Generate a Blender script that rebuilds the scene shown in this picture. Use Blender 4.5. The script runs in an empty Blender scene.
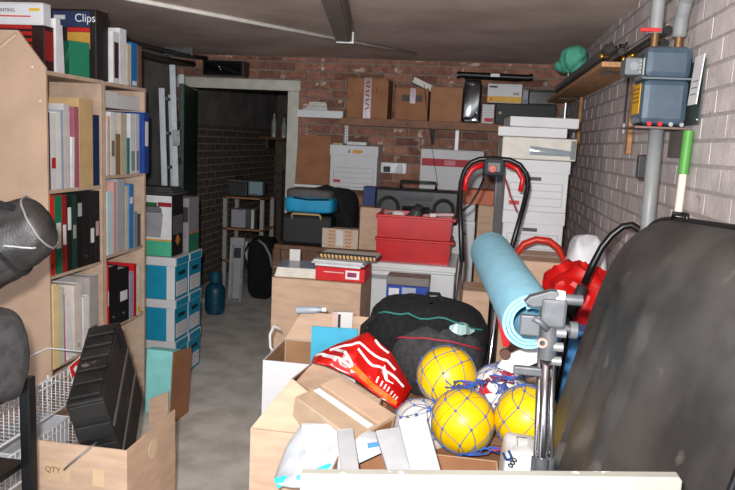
import bpy, bmesh, math, random
from mathutils import Vector, Matrix, Euler, noise
random.seed(7)
PI = math.pi
S = bpy.context.scene
C = S.collection

# ------------------------------------------------------------------ camera
F, CAMH = 700.0, 1.6
Yc = Vector((113, 98, -700)).normalized()
_b = -0.07
Xc = Vector((1, _b, (113 + 98*_b)/700)).normalized()
Zc = Xc.cross(Yc)
RW = Matrix((Xc, Yc, Zc))                       # camera axes -> room axes
cam_d = bpy.data.cameras.new('camera'); cam = bpy.data.objects.new('camera', cam_d); C.objects.link(cam)
cam_d.sensor_width = 36; cam_d.lens = 36*F/735; cam_d.clip_start = .05
cam.matrix_world = Matrix.Translation((0, 0, CAMH)) @ RW.to_4x4()
S.camera = cam

# ------------------------------------------------------------------ world, flash, exposure
w = bpy.data.worlds.new('world'); S.world = w; w.use_nodes = True
w.node_tree.nodes['Background'].inputs[0].default_value = (.80, .88, 1.0, 1)
w.node_tree.nodes['Background'].inputs[1].default_value = 2.3
fl = bpy.data.lights.new('camera_flash', 'SPOT'); fl.energy = 430; fl.color = (1, .985, .97)
fl.spot_size = math.radians(112); fl.spot_blend = 1.0; fl.shadow_soft_size = .025
flo = bpy.data.objects.new('camera_flash', fl); C.objects.link(flo)
flo.matrix_world = cam.matrix_world @ Matrix.Translation((-.05, .085, 0)) @ Matrix.Rotation(math.radians(9), 4, 'X')
S.view_settings.view_transform = 'Standard'; S.view_settings.look = 'None'
S.view_settings.exposure = 0.0; S.view_settings.gamma = 1.0; S.view_settings.use_curve_mapping = False

# ------------------------------------------------------------------ measuring helpers (survey of the room)
def ray(px, py): return RW @ Vector(((px-367.5)/F, -(py-245)/F, -1))
O = Vector((0, 0, CAMH))
def at(px, py, Y):
    d = ray(px, py); return O + d*(Y/d.y)
def atX(px, py, X):
    d = ray(px, py); return O + d*(X/d.x)
def atZ(px, py, z):
    d = ray(px, py); return O + d*((z-CAMH)/d.z)
def proj(p):
    c = RW.transposed() @ (Vector(p)-O)
    if c.z > -.05: return None
    return (367.5 + F*c.x/-c.z, 245 - F*c.y/-c.z)

# ------------------------------------------------------------------ materials
def lin(c):
    r = []
    for v in c[:3]:
        v /= 255.0
        r.append(v/12.92 if v <= .04045 else ((v+.055)/1.055)**2.4)
    return (*r, 1)
MATS = {}
def M(name, col, rough=.6, metal=0, amt=.12, sc=14, bump=0, bsc=90, spec=.4, col2=None, obj_random=0, alpha=1, coat=0, wear=None, stretch=None):
    if name in MATS: return MATS[name]
    m = bpy.data.materials.new(name); m.use_nodes = True; nt = m.node_tree; N = nt.nodes; L = nt.links
    p = N['Principled BSDF']
    p.inputs['Roughness'].default_value = rough; p.inputs['Metallic'].default_value = metal
    p.inputs['Specular IOR Level'].default_value = spec; p.inputs['Coat Weight'].default_value = coat
    tc = N.new('ShaderNodeTexCoord'); src = tc.outputs['Object']
    if obj_random: src = N.new('ShaderNodeNewGeometry').outputs['Position']
    if stretch:
        mp = N.new('ShaderNodeMapping'); mp.inputs['Scale'].default_value = stretch
        L.new(src, mp.inputs['Vector']); src = mp.outputs['Vector']
    nz = N.new('ShaderNodeTexNoise'); nz.inputs['Scale'].default_value = sc; nz.inputs['Detail'].default_value = 5
    L.new(src, nz.inputs['Vector'])
    rp = N.new('ShaderNodeValToRGB')
    a = lin(col); bcol = lin(col2) if col2 else tuple(min(1, v*(1-amt*2.2)) for v in a[:3])+(1,)
    rp.color_ramp.elements[0].position = .36; rp.color_ramp.elements[0].color = bcol
    rp.color_ramp.elements[1].position = .62; rp.color_ramp.elements[1].color = a
    L.new(nz.outputs['Fac'], rp.inputs['Fac'])
    out = rp.outputs['Color']
    if wear:
        n2 = N.new('ShaderNodeTexNoise'); n2.inputs['Scale'].default_value = wear[1]; n2.inputs['Detail'].default_value = 8
        L.new(src, n2.inputs['Vector'])
        r2 = N.new('ShaderNodeValToRGB'); r2.color_ramp.elements[0].position = wear[2]; r2.color_ramp.elements[1].position = wear[2]+.04
        L.new(n2.outputs['Fac'], r2.inputs['Fac'])
        mx = N.new('ShaderNodeMix'); mx.data_type = 'RGBA'; L.new(r2.outputs['Color'], mx.inputs['Factor'])
        L.new(out, mx.inputs[6]); mx.inputs[7].default_value = lin(wear[0]); out = mx.outputs[2]
    if obj_random:
        oi = N.new('ShaderNodeObjectInfo'); hs = N.new('ShaderNodeHueSaturation')
        mr = N.new('ShaderNodeMapRange'); mr.inputs[3].default_value = 1-obj_random; mr.inputs[4].default_value = 1+obj_random
        L.new(oi.outputs['Random'], mr.inputs[0]); L.new(mr.outputs[0], hs.inputs['Value']); L.new(out, hs.inputs['Color']); out = hs.outputs['Color']
    L.new(out, p.inputs['Base Color'])
    if bump:
        nb = N.new('ShaderNodeTexNoise'); nb.inputs['Scale'].default_value = bsc; nb.inputs['Detail'].default_value = 4
        L.new(src, nb.inputs['Vector'])
        bp = N.new('ShaderNodeBump'); bp.inputs['Strength'].default_value = bump; bp.inputs['Distance'].default_value = .01
        L.new(nb.outputs['Fac'], bp.inputs['Height']); L.new(bp.outputs['Normal'], p.inputs['Normal'])
    if alpha < 1:
        p.inputs['Alpha'].default_value = alpha
    MATS[name] = m
    return m
_flat = {}
def K(col, rough=.55, **k):                      # a plain paint/paper/plastic by colour
    key = (tuple(col), rough, tuple(sorted(k.items())))
    if key not in _flat: _flat[key] = M('paint_%d_%d_%d_%d_%d' % (*col[:3], int(rough*100), len(_flat)), col, rough, amt=k.pop('amt', .06), **k)
    return _flat[key]

CARD = M('cardboard', (204, 172, 146), .85, amt=.07, sc=9, bump=.05, bsc=60, stretch=(1, 1, 4))
CARD_D = M('cardboard_brown', (158, 110, 78), .85, amt=.09, sc=8, bump=.05)
CARD_IN = M('cardboard_inside', (165, 125, 92), .9, amt=.08, sc=9)
TAPE = M('parcel_tape', (178, 138, 104), .25, amt=.04)
WHITE = M('white_card', (212, 212, 214), .6, amt=.03, sc=6)
WHITE_W = M('white_enamel', (220, 222, 222), .3, amt=.02, sc=3)
PAPER = M('paper', (222, 220, 212), .8, amt=.05, sc=30)
CREAM = M('cream_card', (226, 206, 160), .7, amt=.04)
BLACKP = M('black_plastic', (24, 24, 26), .4, amt=.2, sc=20, bump=.05)
BLACKM = M('black_metal', (18, 18, 20), .35, amt=.1)
BLACKF = M('black_fabric', (26, 26, 28), .95, amt=.3, sc=60, bump=.5, bsc=240)
GREYF = M('charcoal_fabric', (60, 60, 62), .9, amt=.2, sc=50, bump=.5, bsc=180)
CHROME = M('chrome', (215, 215, 220), .18, 1, amt=.05)
STEEL = M('galvanised_steel', (150, 152, 155), .45, .7, amt=.15, sc=30)
ALU = M('aluminium', (196, 200, 206), .35, .85, amt=.06, sc=20, stretch=(1, 1, .1))
WOOD = M('chipboard', (198, 172, 150), .7, amt=.08, sc=18, bump=.03)
PINE = M('pine', (178, 128, 84), .65, amt=.16, sc=10, stretch=(6, .6, 6), bump=.05)
TEAL = M('teal_card', (14, 140, 176), .6, amt=.05)
RED = M('red_plastic', (196, 20, 26), .35, amt=.08, sc=10, spec=.5)
REDC = M('red_card', (212, 30, 26), .55, amt=.05)
GREEN = M('green_card', (20, 112, 84), .6, amt=.06)

# ------------------------------------------------------------------ mesh building
class MB:
    def __init__(s): s.v = []; s.f = []; s.mi = []; s.m = 0
    def _add(s, vs, fs):
        o = len(s.v); s.v += [tuple(v) for v in vs]
        for f in fs: s.f.append(tuple(i+o for i in f)); s.mi.append(s.m)
        return s
    def box(s, x0, x1, y0, y1, z0, z1, mat=None):
        vs = [Vector((x, y, z)) for z in (z0, z1) for y in (y0, y1) for x in (x0, x1)]
        if mat is not None: vs = [mat @ v for v in vs]
        return s._add(vs, [(0, 2, 3, 1), (4, 5, 7, 6), (0, 1, 5, 4), (2, 6, 7, 3), (0, 4, 6, 2), (1, 3, 7, 5)])
    def cbox(s, c, size, rot=(0, 0, 0)):
        mt = Matrix.Translation(c) @ Euler(rot).to_matrix().to_4x4()
        a, b, d = [q/2 for q in size]
        return s.box(-a, a, -b, b, -d, d, mt)
    def prism(s, poly, y0, y1, mat=None):         # polygon in xz, thickness along y
        n = len(poly)
        vs = [Vector((x, y, z)) for y in (y0, y1) for x, z in poly]
        if mat is not None: vs = [mat @ v for v in vs]
        fs = [tuple(range(n)), tuple(range(2*n-1, n-1, -1))]
        fs += [(i, i+n, (i+1) % n+n, (i+1) % n) for i in range(n)]
        return s._add(vs, fs)
    def tube(s, pts, r, n=8, closed=False):
        pts = [Vector(p) for p in pts]; k = len(pts); vs = []; fs = []
        up = None
        for i, p in enumerate(pts):
            a = pts[i-1] if (i or closed) else p; b = pts[(i+1) % k] if (i < k-1 or closed) else p
            t = (b-a).normalized()
            if up is None:
                up = Vector((0, 0, 1)) if abs(t.z) < .9 else Vector((1, 0, 0))
            up = (up-t*up.dot(t)).normalized(); sd = t.cross(up)
            rr = r[i] if isinstance(r, (list, tuple)) else r
            for j in range(n):
                an = 2*PI*j/n; vs.append(p+(up*math.cos(an)+sd*math.sin(an))*rr)
        for i in range(k if closed else k-1):
            for j in range(n):
                a = i*n+j; b = i*n+(j+1) % n; c = ((i+1) % k)*n+(j+1) % n; d = ((i+1) % k)*n+j
                fs.append((a, b, c, d))
        if not closed: fs += [tuple(range(n-1, -1, -1)), tuple(range((k-1)*n, k*n))]
        return s._add(vs, fs)
    def lathe(s, prof, n=20, c=(0, 0, 0), mat=None):
        c = Vector(c); vs = []; fs = []
        for r, z in prof:
            for j in range(n):
                a = 2*PI*j/n; v = Vector((r*math.cos(a), r*math.sin(a), z))
                if mat is not None: v = mat @ v
                vs.append(v+c)
        for i in range(len(prof)-1):
            for j in range(n): fs.append((i*n+j, i*n+(j+1) % n, (i+1)*n+(j+1) % n, (i+1)*n+j))
        k = len(prof)-1
        if prof[0][0] > .004 and prof[k][0] > .004: fs += [(k*n+j, k*n+(j+1) % n, (j+1) % n, j) for j in range(n)]
        else: fs += [tuple(range(n-1, -1, -1)), tuple(range(k*n, (k+1)*n))]
        return s._add(vs, fs)
    def cyl(s, a, b, r, n=14): return s.tube([a, b], r, n)
    def ball(s, c, r, n=14, k=9):
        return s.lathe([(max(r*math.sin(PI*i/k), r*.002), -r*math.cos(PI*i/k)) for i in range(k+1)], n, c)
    def surf(s, fn, nu, nv, wrap=True):           # fn(u, v) -> Vector
        vs = [fn(i/nu, j/nv) for j in range(nv+1) for i in range(nu if wrap else nu+1)]
        w_ = nu if wrap else nu+1; fs = []
        for j in range(nv):
            for i in range(nu):
                fs.append((j*w_+i, j*w_+(i+1) % w_, (j+1)*w_+(i+1) % w_, (j+1)*w_+i))
        return s._add(vs, fs)
    def ribbon(s, pts, nrm, wd):                   # flat band following pts
        k = len(pts); vs = []; fs = []
        for i in range(k):
            t = (pts[min(i+1, k-1)]-pts[max(i-1, 0)]).normalized(); sd = t.cross(nrm[i]).normalized()
            ww = wd[i] if isinstance(wd, (list, tuple)) else wd
            vs += [pts[i]+sd*ww/2, pts[i]-sd*ww/2]
        for i in range(k-1): fs.append((2*i, 2*i+1, 2*i+3, 2*i+2))
        return s._add(vs, fs)
    def mesh(s, name, mats, smooth=False):
        me = bpy.data.meshes.new(name); me.from_pydata(s.v, [], s.f); me.update()
        if not isinstance(mats, (list, tuple)): mats = [mats]
        for m in mats: me.materials.append(m)
        if len(mats) > 1: me.polygons.foreach_set('material_index', s.mi)
        bm = bmesh.new(); bm.from_mesh(me); bmesh.ops.recalc_face_normals(bm, faces=bm.faces); bm.to_mesh(me); bm.free()
        if smooth:
            me.polygons.foreach_set('use_smooth', [True]*len(me.polygons))
        return me
    def build(s, name, mats, parent=None, loc=(0, 0, 0), rot=(0, 0, 0), smooth=False, bevel=0, auto=False):
        o = bpy.data.objects.new(name, s.mesh(name, mats, smooth or auto)); C.objects.link(o)
        o.location = loc; o.rotation_euler = rot
        if parent: o.parent = parent
        if auto:
            o.data.set_sharp_from_angle(angle=math.radians(40))
        if bevel:
            b = o.modifiers.new('bevel', 'BEVEL'); b.width = bevel; b.segments = 2; b.limit_method = 'ANGLE'; b.angle_limit = math.radians(40)
        return o
def tag(o, label, cat, group=None, kind=None):
    if label: o['label'] = label
    if cat: o['category'] = cat
    if group: o['group'] = group
    if kind: o['kind'] = kind
    return o
def T(name, label, cat, loc=(0, 0, 0), rz=0, group=None, rot=None):
    o = bpy.data.objects.new(name, None); C.objects.link(o); o.empty_display_size = .05
    o.location = loc; o.rotation_euler = rot if rot else (0, 0, rz)
    return tag(o, label, cat, group)
def copy_tree(o, parent=None):
    c = o.copy(); C.objects.link(c); c.parent = parent
    for ch in o.children: copy_tree(ch, c)
    return c
def struct(name, mb, mat, parent=None, **k):
    o = mb.build(name, mat, parent, **k)
    if not parent: o['kind'] = 'structure'
    return o
def text(body, size, mat, parent, loc, rot, name='lettering', align='LEFT', bold=0, shear=0):
    cu = bpy.data.curves.new('tmp', 'FONT'); cu.body = body; cu.size = size; cu.align_x = align; cu.extrude = .0006; cu.offset = bold; cu.shear = shear
    ob = bpy.data.objects.new('tmp', cu); C.objects.link(ob)
    me = bpy.data.meshes.new_from_object(ob.evaluated_get(bpy.context.evaluated_depsgraph_get()))
    bpy.data.objects.remove(ob); me.materials.clear(); me.materials.append(mat)
    o = bpy.data.objects.new(name, me); C.objects.link(o); o.parent = parent; o.location = loc; o.rotation_euler = rot
    return o
FRONT = (PI/2, 0, 0)             # lettering on a face looking at -Y
SIDE = (PI/2, 0, PI/2)           # lettering on a face looking at +X

# ================================================================== THE ROOM
XL, XR, YB, ZC = -2.75, .66, 6.0, 2.29
YD = 9.6                                            # far end of the back room
CONC = M('concrete_floor', (226, 221, 213), .9, amt=.13, sc=5, bump=.15, bsc=60, wear=((240, 236, 230), 30, .70))
CEIL = M('ceiling_board', (214, 194, 184), .9, amt=.10, sc=2.2, bump=.04, col2=(188, 166, 156))
MORT = M('mortar', (150, 132, 118), .95, amt=.15, sc=30, bump=.2)
MORTP = M('painted_mortar', (166, 157, 154), .9, amt=.1, sc=30, bump=.2)
BRICK = M('red_brick', (158, 110, 92), .9, amt=.25, sc=16, bump=.3, bsc=120, col2=(126, 88, 75), obj_random=.35, wear=((200, 178, 162), 9, .60))
BRICKP = M('painted_brick', (198, 188, 186), .85, amt=.10, sc=9, bump=.3, bsc=90, obj_random=.07, wear=((164, 152, 150), 22, .66))
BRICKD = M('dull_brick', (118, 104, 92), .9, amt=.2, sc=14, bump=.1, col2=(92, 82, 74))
PLAST = M('grey_render', (136, 132, 128), .9, amt=.15, sc=4, bump=.1)

struct('floor', MB().box(XL-.3, XR+.2, -.6, YD, -.1, 0), CONC)
struct('ceiling', MB().box(XL-.3, XR+.2, -.6, YD, ZC, ZC+.1), CEIL)
struct('wall_left', MB().box(XL-.2, XL, -.6, YB, 0, ZC), PLAST)
DX0, DX1, DZ = -2.60, -1.60, 2.00                  # doorway
wb = MB(); wb.box(XL, DX0, YB+.012, YB+.2, 0, ZC); wb.box(DX1, XR, YB+.012, YB+.2, 0, ZC); wb.box(DX0, DX1, YB+.012, YB+.2, DZ, ZC)
wall_back = struct('wall_back', wb, MORT)
wall_right = struct('wall_right', MB().box(XR+.0070, XR+.2, -.6, YB, 0, ZC), MORTP)

def bricks(parent, cells, mats, flat_axis, proud, nbig=290, pv=.003):
    """cells: (a0, a1, z0, z1) on the wall; flat_axis 'Y' (wall faces -Y at YB) or 'X' (wall faces -X at XR)"""
    cand = []
    for a0, a1, z0, z1 in cells:
        c = ((a0+a1)/2, YB, (z0+z1)/2) if flat_axis == 'Y' else (XR, (a0+a1)/2, (z0+z1)/2)
        q = [proj(p) for p in (((a0, YB, z0), (a1, YB, z1)) if flat_axis == 'Y' else ((XR, a0, z0), (XR, a1, z1)))]
        if q[0] and q[1] and -5 < q[0][0] < 740 and -5 < q[0][1] < 495 and hidden(flat_axis, c):
            cand.append((abs((q[0][0]-q[1][0])*(q[0][1]-q[1][1])), (a0, a1, z0, z1)))
        else: cand.append((0, (a0, a1, z0, z1)))
    cand.sort(key=lambda t: -t[0])
    cache = {}; rest = MB()
    for i, (ar, (a0, a1, z0, z1)) in enumerate(cand):
        p = random.uniform(-pv, pv)
        if i < nbig and ar > 0:
            key = (round(a1-a0, 3), round(z1-z0, 3))
            if key not in cache:
                hw, hh = key[0]/2, key[1]/2
                m = MB()
                if flat_axis == 'Y':
                    m._add([Vector(v) for v in ((-hw, .02, -hh), (hw, .02, -hh), (hw, .02, hh), (-hw, .02, hh), (-hw+.004, -proud, -hh+.004), (hw-.004, -proud, -hh+.004), (hw-.004, -proud, hh-.004), (-hw+.004, -proud, hh-.004))],
                           [(4, 5, 6, 7), (0, 1, 5, 4), (1, 2, 6, 5), (2, 3, 7, 6), (3, 0, 4, 7)])
                else:
                    m._add([Vector(v) for v in ((.02, -hw, -hh), (.02, hw, -hh), (.02, hw, hh), (.02, -hw, hh), (-proud, -hw+.001, -hh+.001), (-proud, hw-.001, -hh+.001), (-proud, hw-.001, hh-.001), (-proud, -hw+.001, hh-.001))],
                           [(4, 5, 6, 7), (0, 1, 5, 4), (1, 2, 6, 5), (2, 3, 7, 6), (3, 0, 4, 7)])
                cache[key] = m.mesh('brick', mats)
            o = bpy.data.objects.new('brick', cache[key]); C.objects.link(o); o.parent = parent
            o.location = ((a0+a1)/2, YB+.006+p, (z0+z1)/2) if flat_axis == 'Y' else (XR+.006+p, (a0+a1)/2, (z0+z1)/2)
        else:
            if flat_axis == 'Y': rest.box(a0, a1, YB+.004+p, YB+.03, z0, z1)
            else: rest.box(XR+.004+p, XR+.03, a0, a1, z0, z1)
    if rest.v:
        o = rest.build('brickwork', mats, parent); o['kind'] = 'stuff'
def hidden(ax, c):
    q = proj(c)
    if ax == 'Y': return c[2] > .75
    return q and q[1] < 330
cells = []
BW, BH = .225, .075
for r in range(31):
    z0 = r*BH+.005; z1 = min(z0+.065, ZC-.002)
    a = XL + (0 if r % 2 else -BW/2)
    while a < XR:
        a0, a1 = max(a+.005, XL+.002), min(a+BW-.005, XR-.002); a += BW
        for s0, s1 in ([(a0, a1)] if z0 > DZ else [(a0, min(a1, DX0-.005)), (max(a0, DX1+.005), a1)]):
            if s1-s0 > .03 and z1-z0 > .02: cells.append((s0, s1, z0, z1))
bricks(wall_back, cells, BRICK, 'Y', .004)
cells = []
for r in range(31):
    z0 = r*BH+.005; z1 = min(z0+.065, ZC-.002); a = -.5 + (0 if r % 2 else -BW/2)
    while a < YB:
        a0, a1 = a+.005, min(a+BW-.005, YB-.005); a += BW
        if a1-a0 > .03: cells.append((a0, a1, z0, z1))
bricks(wall_right, cells, BRICKP, 'X', .0005, pv=.0008)

# doorway trim and open green door
FRAME = M('door_frame_paint', (206, 204, 192), .5, amt=.06, sc=12)
tr = struct('trim_1', MB().box(DX0-.02, DX0+.03, YB-.03, YB+.16, 0, DZ-.001), FRAME, bevel=.006)
struct('trim_2', MB().box(DX1-.07, DX1+.03, YB-.03, YB+.16, 0, DZ-.001), FRAME, bevel=.006)
struct('trim_3', MB().box(DX0-.10, DX1+.04, YB-.03, YB+.16, DZ, DZ+.09), FRAME, bevel=.006)
d = T('door_1', None, None, (DX0+.10, YB-.055, 0), math.radians(-74)); d['kind'] = 'structure'
DG = M('dark_green_paint', (22, 58, 46), .5, amt=.1)
MB().box(0, .84, -.02, .02, .01, DZ-.03).build('door_leaf', DG, d, bevel=.004)
for z0, z1 in ((.2, .9), (1.05, 1.9)): MB().box(.12, .72, -.028, -.018, z0, z1).build('door_panel', DG, d, bevel=.004)
m = MB(); m.cyl((.78, -.05, 1.0), (.78, .05, 1.0), .011); m.tube([(.78, -.05, 1.0), (.70, -.055, 1.0)], .009); m.build('door_handle', STEEL, d, smooth=True)

# back room shell
BXL = -2.84
wl = struct('wall_back_room', MB().box(BXL-.2, BXL-.003, YB+.2, YD, 0, ZC), M('pale_mortar', (178, 166, 150), .95, amt=.1, sc=20))
rb = MB()
for r in range(31):
    z0 = r*BH+.005; a = YB+.2+(0 if r % 2 else -BW/2)
    if z0 > 1.68: break
    while a < YD:
        a0, a1 = max(a+.006, YB+.2), min(a+BW-.006, YD); a += BW
        p = random.uniform(-.0008, .0008)
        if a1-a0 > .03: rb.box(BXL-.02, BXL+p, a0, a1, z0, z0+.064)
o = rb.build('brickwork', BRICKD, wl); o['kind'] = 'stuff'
struct('wall_back_room_upper', MB().box(BXL-.009, BXL+.012, YB+.2, YD, 1.70, ZC), PLAST)
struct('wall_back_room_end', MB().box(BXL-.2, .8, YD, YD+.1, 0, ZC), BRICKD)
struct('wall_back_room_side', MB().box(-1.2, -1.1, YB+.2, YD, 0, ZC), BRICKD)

# ceiling fittings
b0, b1 = atZ(333, -20, ZC), atZ(345, 41, ZC-.07)
o = T('ceiling_beam', 'grey steel beam hanging under the ceiling with a white end', 'beam', (b1.x, b1.y, ZC-.001), math.atan2(b0.x-b1.x, -(b0.y-b1.y))*1.0 + PI)
L_ = math.hypot(b0.x-b1.x, b0.y-b1.y)
o.rotation_euler = (0, 0, math.atan2(-(b1.x-b0.x), b1.y-b0.y))
BEAM = M('beam_paint', (128, 118, 112), .5, amt=.1)
MB().box(-.055, .055, -L_-1.2, 0, -.012, 0).build('top_flange', BEAM, o)
MB().box(-.055, -.043, -L_-1.2, 0, -.075, -.012).build('web', BEAM, o)
MB().box(.030, .042, -L_-1.2, 0, -.065, -.012).build('web', BEAM, o)
MB().box(-.043, .03, -L_-1.2, 0, -.075, -.066).build('bottom_flange', BEAM, o)
m = MB(); m.box(-.055, .055, .001, .008, -.082, -.070); m.box(.043, .055, .001, .008, -.070, -.005); m.build('end_trim', WHITE_W, o)
p0, p1 = atZ(120, -6, ZC), atZ(416, 52, ZC)
dv = (p0-p1).normalized(); p0 = p1+dv*3.4
tag(MB().cyl(p0+Vector((0, 0, -.014)), p1+Vector((0, 0, -.014)), .013, 10).build('conduit', K((226, 222, 214)), smooth=True), 'white conduit running diagonally across the ceiling', 'conduit')

# ================================================================== BUILDERS FOR KINDS
def carton(label, x0, x1, y0, y1, z0, z1, mat=CARD, rz=0, open_=None, tape=True, name='cardboard_box', cat='box', group=None, tapemat=TAPE, frontape=False):
    cx, cy = (x0+x1)/2, (y0+y1)/2; w_, d_, h = x1-x0, y1-y0, z1-z0
    t = T(name, label, cat, (cx, cy, z0), rz, group)
    if open_ is None:
        MB().box(-w_/2, w_/2, -d_/2, d_/2, 0, h-.004).build('body', mat, t, bevel=.004)
        MB().box(-w_/2, w_/2, -d_/2, -.002, h-.004, h).build('flap', mat, t)
        MB().box(-w_/2, w_/2, .002, d_/2, h-.004, h).build('flap', mat, t)
        if tape:
            m = MB(); m.box(-w_/2-.001, w_/2+.001, -.025, .025, h, h+.001); m.build('tape', tapemat, t)
        if frontape:
            MB().box(-.024, .024, -d_/2-.0015, -d_/2, .0, h).build('front_tape', tapemat, t)
    else:
        q = .005; m = MB()
        m.box(-w_/2, w_/2, -d_/2, d_/2, 0, q); m.box(-w_/2, w_/2, -d_/2, -d_/2+q, q, h); m.box(-w_/2, w_/2, d_/2-q, d_/2, q, h)
        m.box(-w_/2, -w_/2+q, -d_/2+q, d_/2-q, q, h); m.box(w_/2-q, w_/2, -d_/2+q, d_/2-q, q, h)
        m.build('body', mat, t)
        for side, ang, ln in open_:               # flap: side, angle outwards from straight up (deg), length
            a = math.radians(ang); m = MB()
            if side in 'FB':
                sg = -1 if side == 'F' else 1
                mt = Matrix.Translation((0, sg*d_/2, h)) @ Matrix.Rotation(-sg*a, 4, 'X')
                m.box(-w_/2, w_/2, -.003 if sg > 0 else 0, 0 if sg > 0 else .003, .001, ln, mt)
            else:
                sg = -1 if side == 'L' else 1
                mt = Matrix.Translation((sg*w_/2, 0, h)) @ Matrix.Rotation(sg*a, 4, 'Y')
                m.box(-.003 if sg > 0 else 0, 0 if sg > 0 else .003, -d_/2, d_/2, .001, ln, mt)
            m.build('flap', mat, t)
    return t
def decal(t, name, mat, x0, x1, z0, z1, y, th=.0015):    # printed panel on a front face
    return MB().box(x0, x1, y-th, y, z0, z1).build(name, mat, t)
def sdecal(t, name, mat, y0, y1, z0, z1, x, th=.0015):
    return MB().box(x, x+th, y0, y1, z0, z1).build(name, mat, t)

def archive_box(label, x0, x1, y0, y1, z0, h, body, lid, rz=0, lidh=.075, group=None, front='lines', side=None):
    cx, cy = (x0+x1)/2, (y0+y1)/2; w_, d_ = x1-x0, y1-y0
    t = T('archive_box', label, 'box', (cx, cy, z0), rz, group)
    MB().box(-w_/2, w_/2, -d_/2, d_/2, 0, h-.012).build('body', body, t, bevel=.003)
    MB().box(-w_/2-.006, w_/2+.006, -d_/2-.006, d_/2+.006, h-lidh, h).build('lid', lid, t, bevel=.003)
    fy = -d_/2
    if front == 'lines':
        fr = K((150, 146, 148)); a, b = -w_/2*.85, w_/2*.85
        m = MB()
        for z in (.03, .075, .115, .155): m.box(a, b, fy-.001, fy, z, z+.0025)
        for x in (a, b-.0025): m.box(x, x+.0025, fy-.001, fy, .03, .157)
        m.build('printed_lines', fr, t)
        decal(t, 'stamp', K((196, 50, 50)), a+.004, a+.06, .034, .056, fy)
    return t

def book(label, yc0, yc1, zb, zt, xf, depth, col, pages=None, lean=0, kind='book', sticker=None, hole=False, name=None, group=None, rough=.5):
    """a book on the shelf: spine at xf looking +X, thickness along Y"""
    th = yc1-yc0; h = zt-zb
    nm = name or {'book': 'book', 'binder': 'ring_binder', 'folder': 'folder'}[kind]
    cm = K(col, rough)
    m = MB(); c = min(.004, th*.2)
    m.box(-depth, 0, -th/2, -th/2+c, 0, h); m.box(-depth, 0, th/2-c, th/2, 0, h); m.box(-c, 0, -th/2+c, th/2-c, 0, h)
    o = m.build(nm, cm, None, (xf, (yc0+yc1)/2, zb), (lean, 0, 0), bevel=.001 if kind == 'book' else 0)
    tag(o, label, {'book': 'book', 'binder': 'binder', 'folder': 'folder'}[kind] if not name else name.split('_')[-1], group)
    MB().box(-depth+.006, -c-.001, -th/2+c+.0005, th/2-c-.0005, .004, h-.006).build('pages', pages or PAPER, o)
    if sticker:
        z0, z1 = sticker[0]*h, sticker[1]*h
        MB().box(0, .001, -th*.33, th*.33, z0, z1).build('spine_label', K(sticker[2] if len(sticker) > 2 else (226, 226, 224)), o)
    if hole:
        m = MB(); mt = Matrix.Rotation(PI/2, 4, 'Y')
        m.lathe([(.006, 0), (.010, 0), (.010, .002), (.006, .002)], 12, (0, 0, .05), mt); m.build('finger_ring', CHROME, o)
    return o

# ================================================================== LEFT: BOOKCASES AND THEIR BOOKS
XF = -1.88
def bookcase(label, y0, y1, shelves, top):
    t = T('bookcase', label, 'bookcase', (XF-.30, y0, 0)); d_ = .30; W_ = y1-y0
    for a in (0, W_-.018): MB().box(0, d_, a, a+.018, 0, top-.0185).build('side_panel', WOOD, t)
    MB().box(-.006, 0, 0, W_, 0, top-.001).build('back_panel', WOOD, t)
    for z in shelves: MB().box(0.001, d_-.004, .0185, W_-.0185, z-.018, z).build('shelf', WOOD, t)
    MB().box(0, d_, 0, W_, top-.018, top).build('top_board', WOOD, t)
    return t
bookcase('near chipboard bookcase filled with ring binders', 2.815, 3.32, (1.32, .93, .50, .10), 1.84)
bookcase('far chipboard bookcase beside the aluminium ladder', 3.323, 3.775, (1.365, .95, .555, .10), 1.836)
def Ypx(px, py): return atX(px, py, XF+.004).y
def row(items, zb, ypx, xf=XF+.004):
    last = 2.834 if items[0][0] < 100 else 3.342; end = 3.300 if items[0][0] < 100 else 3.755
    if zb > 1.8: last, end = 3.41, 3.77
    for it in items:
        px0, px1, yt, col, kind, label = it[:6]; kw = it[6] if len(it) > 6 else {}
        a = max(Ypx(px0, ypx), last+.0012); b = min(Ypx(px1, ypx), end-.0005); b = max(b, a+.006); last = b
        kw = dict(kw); dp = kw.pop('depth', .215); dx = kw.pop('dx', 0)
        zt = atX((px0+px1)/2, yt, xf).z
        book(label, a, b, zb+.0005, zt, xf+dx, dp, col, kind=kind, **kw)
row([
 (47.6, 51.0, 112, (40, 44, 62), 'book', 'dark spiral-edged notebook at the near end of the upper row'),
 (51.2, 57.0, 113, (216, 214, 214), 'folder', 'white folder with red and black lower band, near end of upper row', {'sticker': (.28, .42, (178, 36, 34))}),
 (57.2, 61.5, 112, (224, 222, 218), 'folder', 'plain white document wallet beside the red-banded folder', {'depth': .22}),
 (61.8, 64.2, 110, (158, 170, 186), 'folder', 'slim blue-grey folder among white folders on upper row'),
 (64.6, 70.6, 104, (206, 200, 198), 'folder', 'pale grey folder with bulging papers on the upper row'),
 (71.0, 74.0, 137, (238, 238, 240), 'folder', 'short bright white booklet leaning in the upper row', {'lean': -.05}),
 (74.8, 79.6, 107, (166, 96, 112), 'book', 'dusky pink book beside the tall tan one'),
 (80.0, 93.2, 99, (202, 170, 122), 'folder', 'tall tan padded envelope standing among the upper row books', {'rough': .8}),
 (93.8, 99.6, 115, (28, 44, 84), 'binder', 'navy blue binder at the far end of the upper row'),
], 1.32, 185)
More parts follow.
